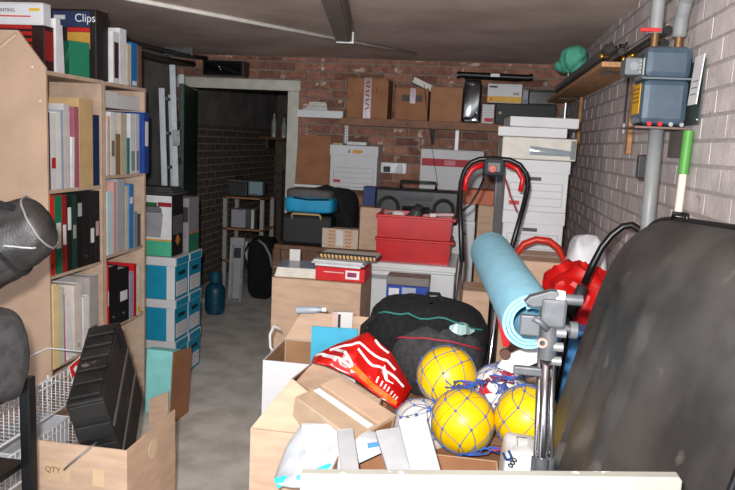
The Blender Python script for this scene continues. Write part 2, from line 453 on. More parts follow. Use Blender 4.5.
row([
 (47.8, 55.6, 196, (214, 48, 34), 'binder', 'bright red binder at the near end of the binder row', {'hole': True}),
 (56.0, 62.6, 196, (18, 116, 84), 'binder', 'bright green binder beside the red one', {'sticker': (.33, .66)}),
 (63.0, 67.4, 195, (150, 30, 34), 'binder', 'dark red binder squeezed next to the green one', {'sticker': (.36, .62)}),
 (67.8, 72.6, 196, (26, 28, 30), 'binder', 'black binder with a white label high on its spine', {'sticker': (.55, .85)}),
 (73.0, 77.4, 195, (24, 62, 50), 'binder', 'dark green binder between black ones', {'sticker': (.42, .60, (150, 160, 150))}),
 (77.8, 83.4, 194, (22, 22, 24), 'binder', 'black binder with a small grey label near the top', {'sticker': (.70, .88, (170, 170, 172))}),
 (83.8, 89.8, 193, (30, 28, 30), 'binder', 'plain black binder in the middle of the row', {'hole': True}),
 (90.4, 95.2, 192, (34, 32, 34), 'binder', 'black binder with pale spine edge near the far end', {'sticker': (.30, .50)}),
 (95.6, 100.0, 191, (40, 34, 36), 'binder', 'last charcoal binder at the far end of the binder row', {'sticker': (.38, .58, (196, 160, 160))}),
], .93, 270)
row([
 (48.0, 55.8, 285, (240, 214, 156), 'folder', 'thick cream folder at the near end of the lower row', {'depth': .24, 'dx': .02}),
 (56.2, 62.4, 288, (214, 214, 190), 'folder', 'pale sage folder beside the thick cream one', {'dx': .01}),
 (62.8, 66.0, 294, (206, 96, 140), 'folder', 'bright pink slim folder leaning in the lower row', {'lean': .02}),
 (67.6, 73.0, 299, (240, 240, 240), 'folder', 'white folder leaning beside the pink one', {'lean': .08}),
 (75.0, 82.6, 284, (224, 214, 206), 'binder', 'off-white lever binder with a dark finger hole', {'hole': True}),
 (83.4, 89.4, 296, (236, 236, 236), 'book', 'short white book next to the off-white binder'),
 (90.4, 98.6, 276, (176, 170, 168), 'folder', 'grey magazine file with dark lower edge', {'sticker': (.05, .30, (104, 78, 62))}),
], .50, 352)
# far bookcase
row([
 (104.8, 107.6, 122, (196, 196, 200), 'folder', 'light grey thin folder next to the wooden divider, far upper row'),
 (108.0, 110.6, 116, (208, 176, 150), 'book', 'narrow peach-coloured book on the far upper shelf'),
 (111.0, 115.4, 112, (222, 222, 224), 'folder', 'white folder stuffed with papers on far upper shelf', {'sticker': (.30, .55, (120, 110, 96))}),
 (115.8, 120.6, 134, (140, 110, 70), 'book', 'short brown book on the far upper shelf'),
 (121.0, 126.6, 113, (196, 184, 166), 'folder', 'beige crumpled folder on the far upper shelf'),
 (127.0, 130.0, 138, (40, 128, 118), 'book', 'short teal book beside the beige folder'),
 (130.4, 135.6, 114, (218, 220, 222), 'folder', 'white magazine holder with a grey lower half', {'sticker': (.05, .38, (140, 146, 154))}),
 (136.0, 139.4, 114, (202, 206, 210), 'folder', 'pale silver magazine holder beside the blue binder', {'sticker': (.05, .38, (128, 134, 142))}),
], 1.365, 172)
row([
 (104.8, 113.2, 192, (196, 218, 224), 'folder', 'pale blue wide folder on the far middle shelf'),
 (113.6, 117.0, 182, (206, 158, 150), 'book', 'pink-topped book behind the pale blue folder'),
 (117.4, 125.4, 180, (172, 174, 180), 'folder', 'tall grey folder on the far middle shelf'),
 (125.8, 128.6, 186, (206, 196, 178), 'folder', 'thin cream wallet beside the tall grey folder'),
 (129.2, 133.6, 184, (56, 128, 184), 'book', 'bright blue book on the far middle shelf', {'sticker': (.7, .8, (220, 228, 236))}),
 (134.0, 137.0, 212, (130, 146, 160), 'book', 'short slate-blue book beside the bright blue one'),
 (137.4, 140.6, 214, (96, 84, 78), 'book', 'small dark brown book at the far end'),
], .95, 250)
row([
 (105.0, 109.0, 266, (206, 34, 30), 'binder', 'red binder on the lowest visible far shelf', {'sticker': (.36, .6)}),
 (109.6, 118.0, 266, (22, 22, 24), 'binder', 'fat black lever arch file beside the red binder', {'hole': True}),
 (118.6, 129.0, 268, (26, 26, 28), 'binder', 'second black lever arch file with a white spine label', {'sticker': (.40, .58), 'hole': True}),
 (129.6, 133.6, 272, (168, 160, 180), 'folder', 'lilac grey folder beside the black lever arch files'),
 (134.0, 136.6, 264, (198, 30, 36), 'binder', 'narrow red binder at the far end of the lowest row'),
 (137.0, 140.4, 266, (226, 224, 214), 'folder', 'cream wallet at the end of the lowest row', {'sticker': (.04, .16, (226, 190, 60))}),
], .555, 318)
# blue binder sticking out at the end of the far upper row
a = book('blue lever binder leaning out at the end of the bookcase', 3.785, 3.825, 1.0, 1.0+.01, -1.9, .2, (24, 60, 130)) if False else None
bb = book('blue lever binder with a long white label, end of far row', Ypx(140.0, 172), 3.752, 1.3655, atX(147, 113, XF).z, XF+.03, .22, (24, 62, 138), kind='binder', sticker=(.45, .85))
# white boxes lying over the far upper row
for i, (y0_, y1_, z0_, lb) in enumerate([(3.36, 3.735, atX(124, 110, XF).z, 'white flat carton lying on top of the far upper books')]):
    t = T('flat_box', lb, 'box', (-2.02, (y0_+y1_)/2, z0_+.004))
    MB().box(-.12, .12, -(y1_-y0_)/2, (y1_-y0_)/2, 0, .075).build('tray', WHITE, t, bevel=.003)
    MB().box(-.122, .124, -(y1_-y0_)/2-.002, -.05, .03, .085).build('lid', WHITE, t, bevel=.003)
# hardboard sheet standing against the near bookcase
hb = T('hardboard_sheet', 'large tan hardboard sheet with a cut corner leaning on the bookcase', 'board', (0, 2.802, 0))
pl = [(at(46, 200, 2.80).x+.012, .0), (at(46, 200, 2.80).x+.012, at(46, 68, 2.82).z), (at(21, 31, 2.82).x, at(21, 31, 2.82).z), (-2.35, at(0, 30, 2.82).z), (-2.35, 0)]
MB().prism(pl, -.005, .006).build('sheet', M('hardboard', (190, 160, 136), .7, amt=.06, sc=6, bump=.03), hb)
e0, e1 = at(0, 48, 2.81), at(20, 32, 2.81)
m = MB(); m.tube([(e0.x-.05, -.012, e0.z-.05), (e1.x-.004, -.012, e1.z-.01)], .007, 4); m.build('edge_strip', WOOD, hb)
for q in ((33, 67), (41, 101)):
    p = at(*q, 2.80); m = MB(); m.ball((p.x, -.006, p.z), .005, 8, 5); m.build('screw_head', K((230, 226, 220)), hb)
tag(MB().box(-.02, .02, 0, .02, 0, .42).build('batten', WOOD, None, (at(40, 340, 2.80).x, 2.77, 0)), 'short wooden batten standing against the hardboard sheet', 'batten')

# ---- on top of the bookcases
ZT = 1.84
t = carton('red and black printed carton under the white one', -2.29, at(44.5, 40, 2.93).x, 2.93, 3.0, ZT, at(20, 25, 2.93).z, mat=K((44, 20, 22)), name='printed_carton')
w_ = (at(44.5, 40, 2.93).x+2.29)
h_ = at(20, 25, 2.93).z-ZT
for k in range(4): decal(t, 'red_stripe', K((176, 34, 30)), -w_/2, w_/2-.06, .10+k*.028, .116+k*.028, -.035)
sdecal(t, 'side_print', K((150, 30, 30)), -.03, .03, .05, h_-.02, w_/2)
z2 = ZT+h_+.002
t = carton('white carton with yellow badge on the very top of the pile', -2.31, at(45, 10, 2.95).x, 2.935, 2.995, z2, at(20, 3, 2.95).z, mat=WHITE, name='paper_carton')
w_ = at(45, 10, 2.95).x+2.31
decal(t, 'badge', K((222, 176, 30)), w_/2-.066, w_/2-.016, .060, .072, -.03)
decal(t, 'red_line', K((208, 60, 60)), -w_/2+.02, w_/2-.06, .034, .040, -.03)
text('PRINTING', .022, K((60, 70, 70)), t, (w_/2-.235, -.0305, .055), FRONT)
book('upright white folder behind the printed carton on top', 3.005, 3.04, ZT+.0005, atX(54, 15, XF).z, XF-.05, .2, (232, 232, 234), kind='folder')
b_ = book('white folder with purple edge leaning by the green file', 3.05,3.085, ZT+.0005, atX(62, 22, XF).z, XF-.06, .2, (236, 232, 240), kind='folder', lean=.06)
# dark carton with clips packaging
x0, x1 = at(57, 50, 3.25).x, at(100, 50, 3.25).x
t = carton('dark carton printed with a blue and yellow label, tallest on top', XF-.28, XF-.015, 3.285, 3.40, ZT, atX(108, 14, XF-.02).z, mat=K((36, 30, 30)), name='printed_carton')
hh = atX(108, 14, XF-.02).z-ZT
decal(t, 'blue_panel', K((44, 56, 92)), -.10, .10, hh-.085, hh-.01, -.0575)
decal(t, 'photo_panel', K((206, 160, 70)), -.02, .10, hh-.19, hh-.11, -.0575)
decal(t, 'red_bar', K((196, 40, 36)), -.02, .10, hh-.108, hh-.088, -.0575)
text('Clips', .055, K((226, 228, 232)), t, (.02, -.0592, hh-.06), FRONT)
decal(t, 'white_print', K((206, 208, 214)), -.09, -.03, hh-.05, hh-.03, -.0592)
# green box file in front
gx = atX(88, 60, XF+.01)
t = T('box_file', 'green patterned box file in front of the dark carton', 'box file', (XF-.085, 3.20, ZT), -.55)
MB().box(-.06, .06, -.05, .05, 0, .165).build('body', GREEN, t, bevel=.003)
m = MB()
for i in range(5):
    for s in range(2): m.cbox((-.05+i*.024, -.0506, .03+.022*i+.04*s*(1 if i < 3 else -.5)), (.003, .001, .03), (0, .7, 0))
m.build('printed_flecks', K((90, 160, 136)), t)
row([
 (112.6, 119.6, 32, (228, 228, 230), 'binder', 'white binder with dark printing at the near end of the top row', {'sticker': (.1, .8, (66, 44, 52)), 'depth': .2}),
 (120.2, 126.4, 29, (234, 234, 236), 'binder', 'taller white binder on top of the far bookcase'),
 (127.2, 131.0, 44, (214, 196, 170), 'book', 'cream paperback on top of the far bookcase'),
 (131.4, 137.6, 43, (34, 116, 176), 'book', 'blue paperback standing on top of the far bookcase', {'sticker': (.02, .12)}),
 (138.0, 141.6, 46, (118, 84, 60), 'book', 'brown book at the far end on top of the bookcase'),
], ZT-.0035, 84)

# ---- wire basket rack below the bookcase, magazine and tray
WIRE = K((226, 226, 228), .4)
t = T('wire_basket_rack', 'white wire basket rack in front of the lower bookcase', 'rack', (0, 0, 0))
XA, XB_, YA, YE = -1.84, -1.60, 2.08, 2.76
for y in (YA, YE):
    for x in (XA, XB_):
        MB().cyl((x, y, 0), (x, y, .63 if x == XB_ else .50), .006, 8).build('upright', WIRE, t, smooth=True)
for zt, zb in ((.625, .475), (.415, .29)):
    m = MB()
    for z in (zt, zb):
        m.tube([(XA, YA, z), (XB_, YA, z), (XB_, YE, z), (XA, YE, z)], .004, 6, True)
    n = 24
    for i in range(1, n):
        y = YA+(YE-YA)*i/n
        m.tube([(XB_, y, zt), (XB_, y, zb), (XA, y, zb)], .0024, 4)
        if i % 2 == 0: m.tube([(XB_+.001, y, zt-.028), (XB_+.001, y, zt)], .0032, 4)
    for i in range(1, 5):
        x = XA+(XB_-XA)*i/5; m.tube([(x, YA, zt), (x, YA, zb), (x, YE, zb)], .0024, 4)
    m.tube([(XB_, YA, zt-.028), (XB_, YE, zt-.028)], .003, 6)
    m.build('basket', WIRE, t, smooth=True)
t = T('clear_tray', 'frosted plastic tray sitting in the lower wire basket', 'tray', (-1.72, 2.40, .2945))
m = MB(); m.box(-.09, .09, -.18, .18, 0, .004)
for sx in (-1, 1): m.box(sx*.09-.002, sx*.09+.002, -.18, .18, .004, .10)
for sy in (-1, 1): m.box(-.09, .09, sy*.18-.002, sy*.18+.002, .004, .10)
m.build('tray_body', M('frosted_plastic', (206, 208, 212), .35, amt=.03, alpha=.75), t)
m = MB(); m.tube([(-.095, -.185, .10), (.095, -.185, .10), (.095, .185, .10), (-.095, .185, .10)], .004, 6, True); m.build('rim', WHITE, t)
t = T('magazine', 'red and pale blue magazine leaning over the wire basket', 'magazine', (-1.585, 2.68, .50), 0, rot=(.30, .0, -.1))
MB().box(0, .006, -.10, .12, 0, .17).build('pages', PAPER, t)
MB().box(.006, .0075, -.10, .12, 0, .115).build('cover', K((150, 204, 214)), t)
MB().box(.006, .0076, -.10, .12, .115, .17).build('red_masthead', K((214, 36, 40)), t)
text('M&M', .035, K((240, 240, 240)), t, (.0078, -.08, .13), SIDE) if False else None
m = MB()
for k in range(5): m.cbox((.0079, -.07+.035*k, .142+.006*(k % 2)), (.0006, .022, .02), (.3, 0, 0))
m.build('white_motif', K((240, 238, 236)), t)

# ---- carton with black hard case
LC = dict(x0=-1.40, x1=-1.06, y0=2.0, y1=2.37)
t = carton('open cardboard box holding the black plastic case', LC['x0'], LC['x1'], LC['y0'], LC['y1'], 0, .575, open_=[], rz=.0)
w_, d_ = LC['x1']-LC['x0'], LC['y1']-LC['y0']; q = .005
bpy.data.objects.remove(t.children[0]); m = MB(); m.box(-w_/2, w_/2, -d_/2, d_/2, 0, q); m.box(-w_/2, w_/2, -d_/2, -d_/2+q, q, .575); m.box(-w_/2, w_/2, d_/2-q, d_/2, q, .42)
m.prism([(-d_/2+q, q), (d_/2-q, q), (d_/2-q, .575), (-d_/2+q, .575)], -w_/2, -w_/2+q, Matrix.Rotation(PI/2, 4, 'Z')); m.box(-w_/2, -w_/2+q, -d_/2+q, d_/2-q, q, .36); m.build('body', CARD, t)
text('QTY', .028, K((140, 108, 80)), t, (-.12, -d_/2-.0024, .47), FRONT)
decal(t, 'paper_label', K((214, 182, 146)), -.125, -.03, .44, .505, -d_/2)
decal(t, 'paper_label', K((214, 182, 146)), .05, .09, .44, .50, -d_/2)
m = MB(); m.lathe([(.001, 0), (.035, 0), (.035, .001), (.001, .001)], 20, (w_/2, .0, .50), Matrix.Rotation(PI/2, 4, 'Y')); m.build('round_sticker', K((214, 190, 160)), t)
# black ridged case standing tilted in the box
t = T('plastic_case', 'black ribbed plastic case standing tilted in the open box', 'case', (-1.165, 2.10, .39))
t.rotation_euler = (math.radians(15), math.radians(-12), math.radians(19))
BC = M('scuffed_black_plastic', (40, 39, 38), .6, amt=.3, sc=7, bump=.1, wear=((104, 98, 92), 16, .64))
MB().box(-.058, .062, 0, .50, 0, .36).build('body', BC, t, bevel=.008)
for k in range(4):
    z = .075+.083*k; MB().box(-.060+.003*k, .064, -.012, .0, z-.03, z+.03).build('end_rib', BC, t, bevel=.004)
for k in range(6):
    MB().box(-.045, .052, .02+.078*k, .07+.078*k, .36, .372).build('top_rib', BC, t, bevel=.004)
for z in (.12, .235): MB().box(.062, .067, .01, .49, z, z+.010).build('side_groove', K((96, 92, 88)), t)
MB().box(.062, .075, .40, .43, .30, .345).build('latch', BLACKP, t)
# thin metal rod with ring in the box
tag(MB().tube([at(64, 470, 1.985), at(68, 466, 1.985), at(90, 448, 1.995), at(103, 437, 2.09)], .0035, 6).build('metal_rod', STEEL, smooth=True), 'thin rusty metal rod resting across the open box corner', 'rod')

# ---- black stand at the left edge with two bags
t = T('metal_stand', 'black metal stand with shelves at the left edge', 'stand', (-1.225, 1.74, 0))
for x in (0, -.42):
    for y in (0, -.28):
        MB().box(x-.016, x+.016, y-.016, y+.016, 0, .895).build('post', BLACKM, t, bevel=.003)
for z in (.40, .62, .842):
    MB().box(-.44, -.0165, -.30, .01, z, z+.018).build('shelf', BLACKP, t, bevel=.003)
def blob_fn(c, sz, e=.75, rot=(0, 0, 0), amp=.02, fs=6, seed=0, ridge=0):
    R_ = Euler(rot).to_matrix(); c = Vector(c)
    def sp(x, p): return math.copysign(abs(x)**p, x)
    def fn(u, v):
        th = 2*PI*u; ph = PI*(min(max(v, .0015), .9985)-.5)
        p = Vector((sz[0]*sp(math.cos(ph), e)*sp(math.cos(th), e), sz[1]*sp(math.cos(ph), e)*sp(math.sin(th), e), sz[2]*sp(math.sin(ph), e)))
        q = p*fs+Vector((seed, seed*1.7, -seed))
        n_ = noise.noise(q)
        if ridge: n_ = n_*(1-ridge)+ridge*(1-2*abs(noise.noise(q*1.3+Vector((5, 2, 9)))))
        d_ = p.normalized()
        return c+R_ @ (p+d_*amp*n_)
    return fn
def blob(mb, nu=40, nv=24, **k): return mb.surf(blob_fn(**k), nu, nv)
def snorm(fn, u, v, c):
    e = .004; n_ = (fn(u+e, v)-fn(u-e, v)).cross(fn(u, v+e)-fn(u, v-e)).normalized()
    return n_ if n_.dot(fn(u, v)-Vector(c)) > 0 else -n_
t = T('sack', 'grey fabric sack slumped on the black stand', 'bag', (-1.315, 1.59, .866))
GF = dict(c=(0, 0, .12), sz=(.145, .12, .12), e=.48, amp=.020, fs=9, seed=3, ridge=.5)
m = MB(); blob(m, **GF); m.build('sack_body', M('grey_sack', (72, 71, 72), .9, amt=.2, sc=30, bump=.15, bsc=260), t, smooth=True)
MB().tube([(-.08, -.08, .22), (-.02, -.05, .24), (.06, -.02, .235), (.10, .0, .215)], .008, 6).build('seam', BLACKF, t, smooth=True)
hA, hB = at(-45, 268, 1.60), at(49, 217, 1.66)
t = T('holdall', 'black rolled holdall with painted pale glints lying on the grey sack', 'bag', hA)
hx = (hB-hA); hL = hx.length; hx = hx/hL; hs = Vector((0, -1, 0)); hs = (hs-hx*hs.dot(hx)).normalized(); hu = hx.cross(hs)
if hu.z < 0: hu = -hu
def hf(u, v, off=0):
    vv = min(max(v, .0), 1.0); e = (1-abs(2*vv-1)**7)**.45
    R_ = (.112-.040*vv)*max(e, .02); a = 2*PI*u
    q = Vector((math.cos(a)*2.2, math.sin(a)*2.2, vv*2.0+3)); fold = .010*(1-2*abs(noise.noise(q)))+.006*noise.noise(q*2.3)
    r = R_+fold*e+off
    return hx*(vv*hL)+hs*(math.cos(a)*r*.85)+hu*(math.sin(a)*r)
m = MB(); m.surf(hf, 44, 36); m.build('bag_body', M('black_nylon', (46, 43, 42), .5, amt=.25, sc=20, bump=.15, bsc=200), t, smooth=True)
for v in (.90, .55):
    MB().tube([hf(i/30, v, .003) for i in range(30)], .003 if v > .8 else .006, 6, True).build('end_piping' if v > .8 else 'strap', K((112, 110, 110), .5) if v > .8 else BLACKF, t, smooth=True)
MB().tube([hf(.96-.012*i, .62+.03*i, .003) for i in range(8)], .0028, 5).build('zip', K((150, 150, 152), .3), t, smooth=True)  # glints of light on the bag, modelled as thin pale tubes
MB().tube([hf(.02+.01*i, .50+.025*i, .003) for i in range(7)], .0024, 5).build('zip', K((150, 150, 152), .3), t, smooth=True)
MB().tube([hf(.18, .45, .004), hf(.14, .58, .05), hf(.12, .70, .05), hf(.10, .84, .004)], .009, 8).build('carry_handle', BLACKF, t, smooth=True)

# ================================================================== TEAL ARCHIVE BOXES, BIN CARTON, LADDER
TX1 = -1.845; TH = .272
def teal_box(label, y0, y1, z0):
    t = T('archive_box', label, 'box', ((TX1*2-.40)/2, (y0+y1)/2, z0), 0, 'teal archive boxes')
    w_, d_ = .40, y1-y0
    MB().box(-w_/2, w_/2, -d_/2, d_/2, 0, TH-.01).build('body', TEAL, t, bevel=.003)
    MB().box(-w_/2-.006, w_/2+.006, -d_/2-.003, d_/2+.003, TH-.055, TH).build('lid', WHITE, t, bevel=.003)
    decal(t, 'white_corner_panel', WHITE, w_/2-.055, w_/2, 0, TH-.056, -d_/2)
    sdecal(t, 'white_panel', WHITE, -d_/2+.02, d_/2-.02, .02, .115, w_/2)
    sdecal(t, 'lid_print', TEAL, -d_/2+.012, d_/2-.012, TH-.05, TH-.006, w_/2+.006)
    MB().box(w_/2-.001, w_/2+.002, -.05, .05, .15, .175).build('hand_hole', K((20, 40, 50)), t, bevel=.001)
    m = MB()
    for z in (.045, .068, .091): m.box(w_/2+.0015, w_/2+.002, -d_/2+.03, d_/2-.03, z, z+.003)
    m.build('printed_lines', K((150, 150, 156)), t)
    return t
for i, nm in enumerate(('bottom', 'middle', 'top')):
    teal_box('teal and white archive box, %s of the nearer stack' % nm, 4.10, 4.305, i*(TH+.0015))
    teal_box('teal and white archive box, %s of the stack by the doorway' % nm, 4.315, 4.52, i*(TH+.0015))
zt = 3*(TH+.0015)
x0, x1 = at(145, 225, 4.12).x-.06, at(172, 225, 4.12).x
bh = at(158, 195, 4.12).z-zt
t = carton('white and black carton printed with a grey pedal bin', x0, x1, 4.12, 4.29, zt, zt+bh, mat=K((20, 18, 20)), name='bin_carton', tape=False)
w_ = x1-x0; hy = -.085
decal(t, 'front_panel', K((220, 220, 222)), -w_/2, w_/2-.003, .10, bh-.004, hy)
decal(t, 'green_panel', K((74, 176, 140)), -w_/2, w_/2-.003, .002, .098, hy)
decal(t, 'orange_line', K((222, 150, 70)), -w_/2, w_/2-.003, .098, .108, hy, .002)
decal(t, 'green_bar', K((40, 96, 50)), -w_/2+.03, w_/2-.10, bh-.075, bh-.048, hy, .003)
decal(t, 'red_bar', K((150, 24, 40)), w_/2-.095, w_/2-.004, bh-.072, bh-.045, hy, .003)
m = MB(); m.prism([(-.065, .12), (.045, .12), (.062, .27), (-.08, .27)], hy-.003, hy-.0015); m.build('printed_bin', K((150, 150, 154)), t)
m = MB(); m.prism([(-.07, .272), (.055, .272), (.05, .305), (.03, .318), (-.045, .318), (-.065, .305)], hy-.003, hy-.0015); m.build('printed_bin_lid', K((110, 110, 114)), t)
sdecal(t, 'side_picture', K((92, 92, 96)), -.07, .07, .14, .26, w_/2)
m = MB(); m.cbox((w_/2+.001, 0, .10), (.002, .05, .05), (.785, 0, 0)); m.build('diamond_mark', K((196, 120, 60)), t)
t = carton('grey carton with green lower band behind the bin carton', -2.06, -1.855, 4.325, 4.50, zt, zt+bh*.93, mat=K((140, 136, 140)), name='printed_carton', tape=False)
sdecal(t, 'green_band', K((40, 120, 92)), -.085, .085, .0, .12, .1025)
sdecal(t, 'orange_line', K((190, 120, 60)), -.085, .085, .12, .13, .1025)
decal(t, 'dark_print', K((50, 48, 52)), -.1, .1, .2, .3, -.0875)
t = T('ground_sheet', 'folded dark grey sheet on top of the bin carton', 'sheet', ((x0+x1)/2, 4.22, zt+bh+.001))
for k in range(3):
    MB().box(-.14+.01*k, .13-.012*k, -.09, .12-.02*k, .016*k, .016*k+.015).build('fold', M('dark_tarp', (70, 68, 68), .7, amt=.2, sc=10, bump=.2), t, bevel=.006)

# cyan box file and brown board on the floor in front of the teal boxes
t = T('box_file', 'pale turquoise box file standing in front of the teal boxes', 'box file', (-1.715, 3.64, .0), .0, rot=(-.05, 0, -.03))
CY = K((150, 226, 224), .5)
MB().box(-.085, .085, -.035, .035, 0, .37).build('body', CY, t, bevel=.003)
MB().box(.0855, .093, -.038, .038, 0, .372).build('spine', K((96, 190, 180)), t, bevel=.003)
m = MB(); m.lathe([(.006, 0), (.011, 0), (.011, .002), (.006, .002)], 12, (.093, 0, .07), Matrix.Rotation(PI/2, 4, 'Y')); m.build('finger_ring', CHROME, t)
t = T('cardboard_sheet', 'bent brown cardboard sheet standing beside the turquoise file', 'cardboard', (-1.585, 3.46, 0))
m = MB(); m.prism([(0, 0), (.22, 0), (.25, .38), (.04, .41)], -.003, .003, Matrix.Rotation(math.radians(86), 4, 'Z')); m.build('panel', CARD_D, t)
m = MB(); m.prism([(-.11, 0), (-.004, 0), (-.004, .20), (-.11, .15)], -.003, .003, Matrix.Rotation(math.radians(10), 4, 'Z')); m.build('bent_panel', CARD, t)

# ladder
t = T('extension_ladder', 'aluminium extension ladder standing behind the teal boxes', 'ladder', (at(172, 130, 5.3).x+.14, 5.25, 0))
t.rotation_euler = (math.radians(-2), 0, math.radians(103))
ALU2 = M('ladder_aluminium', (200, 206, 214), .4, .25, amt=.06, sc=20)
tops = [(-.17, 0, 2.10), (.17, 0, 2.06), (-.165, .085, 1.93), (.165, .085, 1.90)]
for x, y, h in tops:
    m = MB(); m.box(x-.013, x+.013, y-.022, y+.022, .02, h); m.build('stile', ALU2, t, bevel=.003)
    MB().box(x-.016, x+.016, y-.026, y+.026, .0, .03).build('rubber_foot', BLACKP, t)
for y in (0, .085):
    for k in range(7):
        MB().cyl((-.157, y, .27+.265*k), (.157, y, .27+.265*k), .013, 8).build('rung', ALU2, t, smooth=True)
for z in (1.36, 1.64): MB().box(-.19, .19, -.035, -.024, z, z+.05).build('guide_bracket', BLACKM, t)
m = MB(); m.box(-.20, -.15, -.045, .01, 1.50, 1.62); m.build('catch', STEEL, t, bevel=.004)

# ================================================================== BACK WALL
def bx(x0, y0, x1, y1, Y):                          # survey of a front face: X range, z range
    ym, xm = (y0+y1)/2, (x0+x1)/2
    return at(x0, ym, Y).x, at(x1, ym, Y).x, at(xm, y1, Y).z, at(xm, y0, Y).z
# twin-slot rails with white shelves
t = T('wall_shelving', 'white twin-slot wall shelving with low and high boards by the door', 'shelf', (0, YB, 0))
xr = at(344, 190, 5.98).x
for x in (xr, -.20):
    MB().box(x-.014, x+.014, -.020, -.004, 1.02, 1.74 if x > -1 else 1.73).build('rail', WHITE_W, t)
m = MB()
for k in range(28): m.box(xr-.004, xr+.004, -.0208, -.020, 1.05+.025*k, 1.062+.025*k)
m.build('rail_slots', K((60, 60, 60)), t)
MB().box(-1.52, .06, -.30, -.022, 1.200, 1.222).build('lower_board', WHITE_W, t, bevel=.003)
for x in (xr, -.20): MB().prism([(-.30, 1.199), (-.0225, 1.199), (-.0225, 1.12)], x-.004, x+.004, Matrix.Rotation(PI/2, 4, 'Z')).build('bracket', WHITE_W, t)
x0, x1, z0, z1 = bx(297, 110.5, 343, 118, 5.72)
MB().box(x0, x1, -.28, -.005, 1.776, 1.836).build('upper_board', WHITE_W, t, bevel=.003)
for k, (w_, lb) in enumerate(((.19, 'lower bundle of papers on the short white shelf'), (.16, 'upper bundle of papers on the short white shelf'))):
    o = T('paper_bundle', lb, 'papers', (x0+.16, 5.82, 1.837+.034*k), .1*k)
    for q in range(4): MB().box(-w_/2+.004*q, w_/2-.003*q, -.09, .09, .008*q, .008*q+.0072).build('sheet_stack', PAPER if q % 2 else K((196, 192, 186)), o)
# wooden shelf
x0, x1, _, _ = bx(340, 118, 545, 128, 5.66)
t = T('wooden_shelf', 'long wooden shelf along the top of the brick wall', 'shelf', (0, YB, 0))
MB().box(-1.13, .63, -.34, -.004, 1.76, 1.785).build('board', PINE, t, bevel=.003)
MB().box(-1.13, .63, -.362, -.341, 1.725, 1.785).build('front_rail', M('stained_rail', (140, 100, 74), .65, amt=.15, sc=10), t, bevel=.003)
for px in (312, 366, 407, 452):
    q = at(px, 122 + (px-312)*.02, 5.638); m = MB(); m.ball((q.x, -.3625, 1.752), .007, 8, 5); m.build('screw_head', CHROME, t)
for x in (-1.0, -.3, .4): MB().prism([(-.30, 1.759), (-.005, 1.759), (-.005, 1.60)], x-.012, x+.012, Matrix.Rotation(PI/2, 4, 'Z')).build('bracket', STEEL, t)
ZS = 1.786
def shelf_carton(label, px, Y, depth, **k):
    a, b, c, d_ = bx(*px, Y); return carton(label, a, b, Y, Y+depth, ZS, d_, **k), b-a, d_-ZS
t, w_, h = shelf_carton('brown carton sealed with shiny printed tape on the wooden shelf', (347, 78, 388, 118), 5.68, .28, mat=CARD_D, tape=False)
m = MB(); m.box(-.03, .03, -.1415, -.14, 0, h); m.build('shiny_tape', M('shiny_tape', (186, 170, 170), .12, .3, amt=.1, sc=40), t)
m = MB()
for k in range(7): m.cbox((.0, -.1418, h-.035-.034*k), (.035, .0008, .012), (0, .4 if k % 2 else -.5, 0))
m.build('tape_print', K((150, 40, 60), .2), t)
MB().cbox((.075, -.1405, h*.72), (.006, .001, .05)).build('slit', K((50, 30, 22)), t)
t, w_, h = shelf_carton('brown carton with dark printed strip and papers on top', (395, 88, 428, 121), 5.68, .26, mat=CARD_D, tape=False)
decal(t, 'printed_strip', K((62, 52, 46)), -.08, .085, h-.105, h-.055, -.13)
m = MB(); m.box(-.015, .03, -.1325, -.1315, h-.12, h-.0); m.build('shiny_tape', MATS['shiny_tape'], t)
zt_ = ZS+h
o = T('book', 'pale thick book tilted on top of the strip-printed carton', 'book', (-.50, 5.80, zt_+.001), 0, rot=(0, .42, .1))
MB().box(-.10, .09, -.07, .07, .052, .056).build('cover', K((222, 222, 224)), o); MB().box(-.10, .09, -.07, .07, .0105, .0145).build('cover', K((196, 196, 200)), o)
MB().box(-.095, .085, -.068, .068, .0146, .0519).build('pages', PAPER, o)
shelf_carton('plain brown carton in the middle of the wooden shelf', (430, 87, 462, 123), 5.68, .26, mat=M('cardboard_dull', (166, 120, 88), .85, amt=.06, sc=9))
a, b, c, d_ = bx(463.5, 80, 480.5, 124, 5.66)
t = T('foil_bag', 'crumpled shiny black bag standing on the wooden shelf', 'bag', ((a+b)/2, 5.78, ZS))
fn_ = blob_fn(c=(0, 0, (d_-ZS)/2), sz=((b-a)/2, .10, (d_-ZS)/2), e=.16, amp=.014, fs=16, seed=2, ridge=.7)
m = MB(); m.surf(fn_, 56, 40); m.build('bag_body', M('shiny_black_film', (30, 34, 44), .12, .2, amt=.2, sc=20, spec=.9, coat=.6), t, smooth=True)
MB().box(-(b-a)/2+.01, (b-a)/2-.01, -.02, .02, d_-ZS-.012, d_-ZS+.003).build('sealed_top', BLACKP, t)
t, w_, h = shelf_carton('small white carton with a red corner block on the wooden shelf', (482, 104.5, 494, 124), 5.67, .16, mat=WHITE, tape=False, name='small_carton')
decal(t, 'red_block', K((190, 40, 56)), -.025, w_/2-.004, .012, .042, -.08)
m = MB(); [m.box(-w_/2+.005, w_/2-.005, -.0812, -.080, .06+.022*k, .062+.022*k) for k in range(4)]; m.build('printed_lines', K((170, 160, 166)), t)
t, w_, h = shelf_carton('long black case lying on the wooden shelf under the yellow box', (495.5, 104, 556, 124), 5.67, .24, mat=K((26, 30, 30)), tape=False, name='black_case')
zb = ZS+h+.001
m = MB(); m.lathe([(.001, 0), (.012, 0), (.012, .006), (.001, .006)], 12, (-w_/2+.035, -.12, .085), Matrix.Rotation(PI/2, 4, 'X')); m.build('catch', K((190, 170, 120)), t)
a, b, c, d_ = bx(485, 84, 522, 103, 5.67)
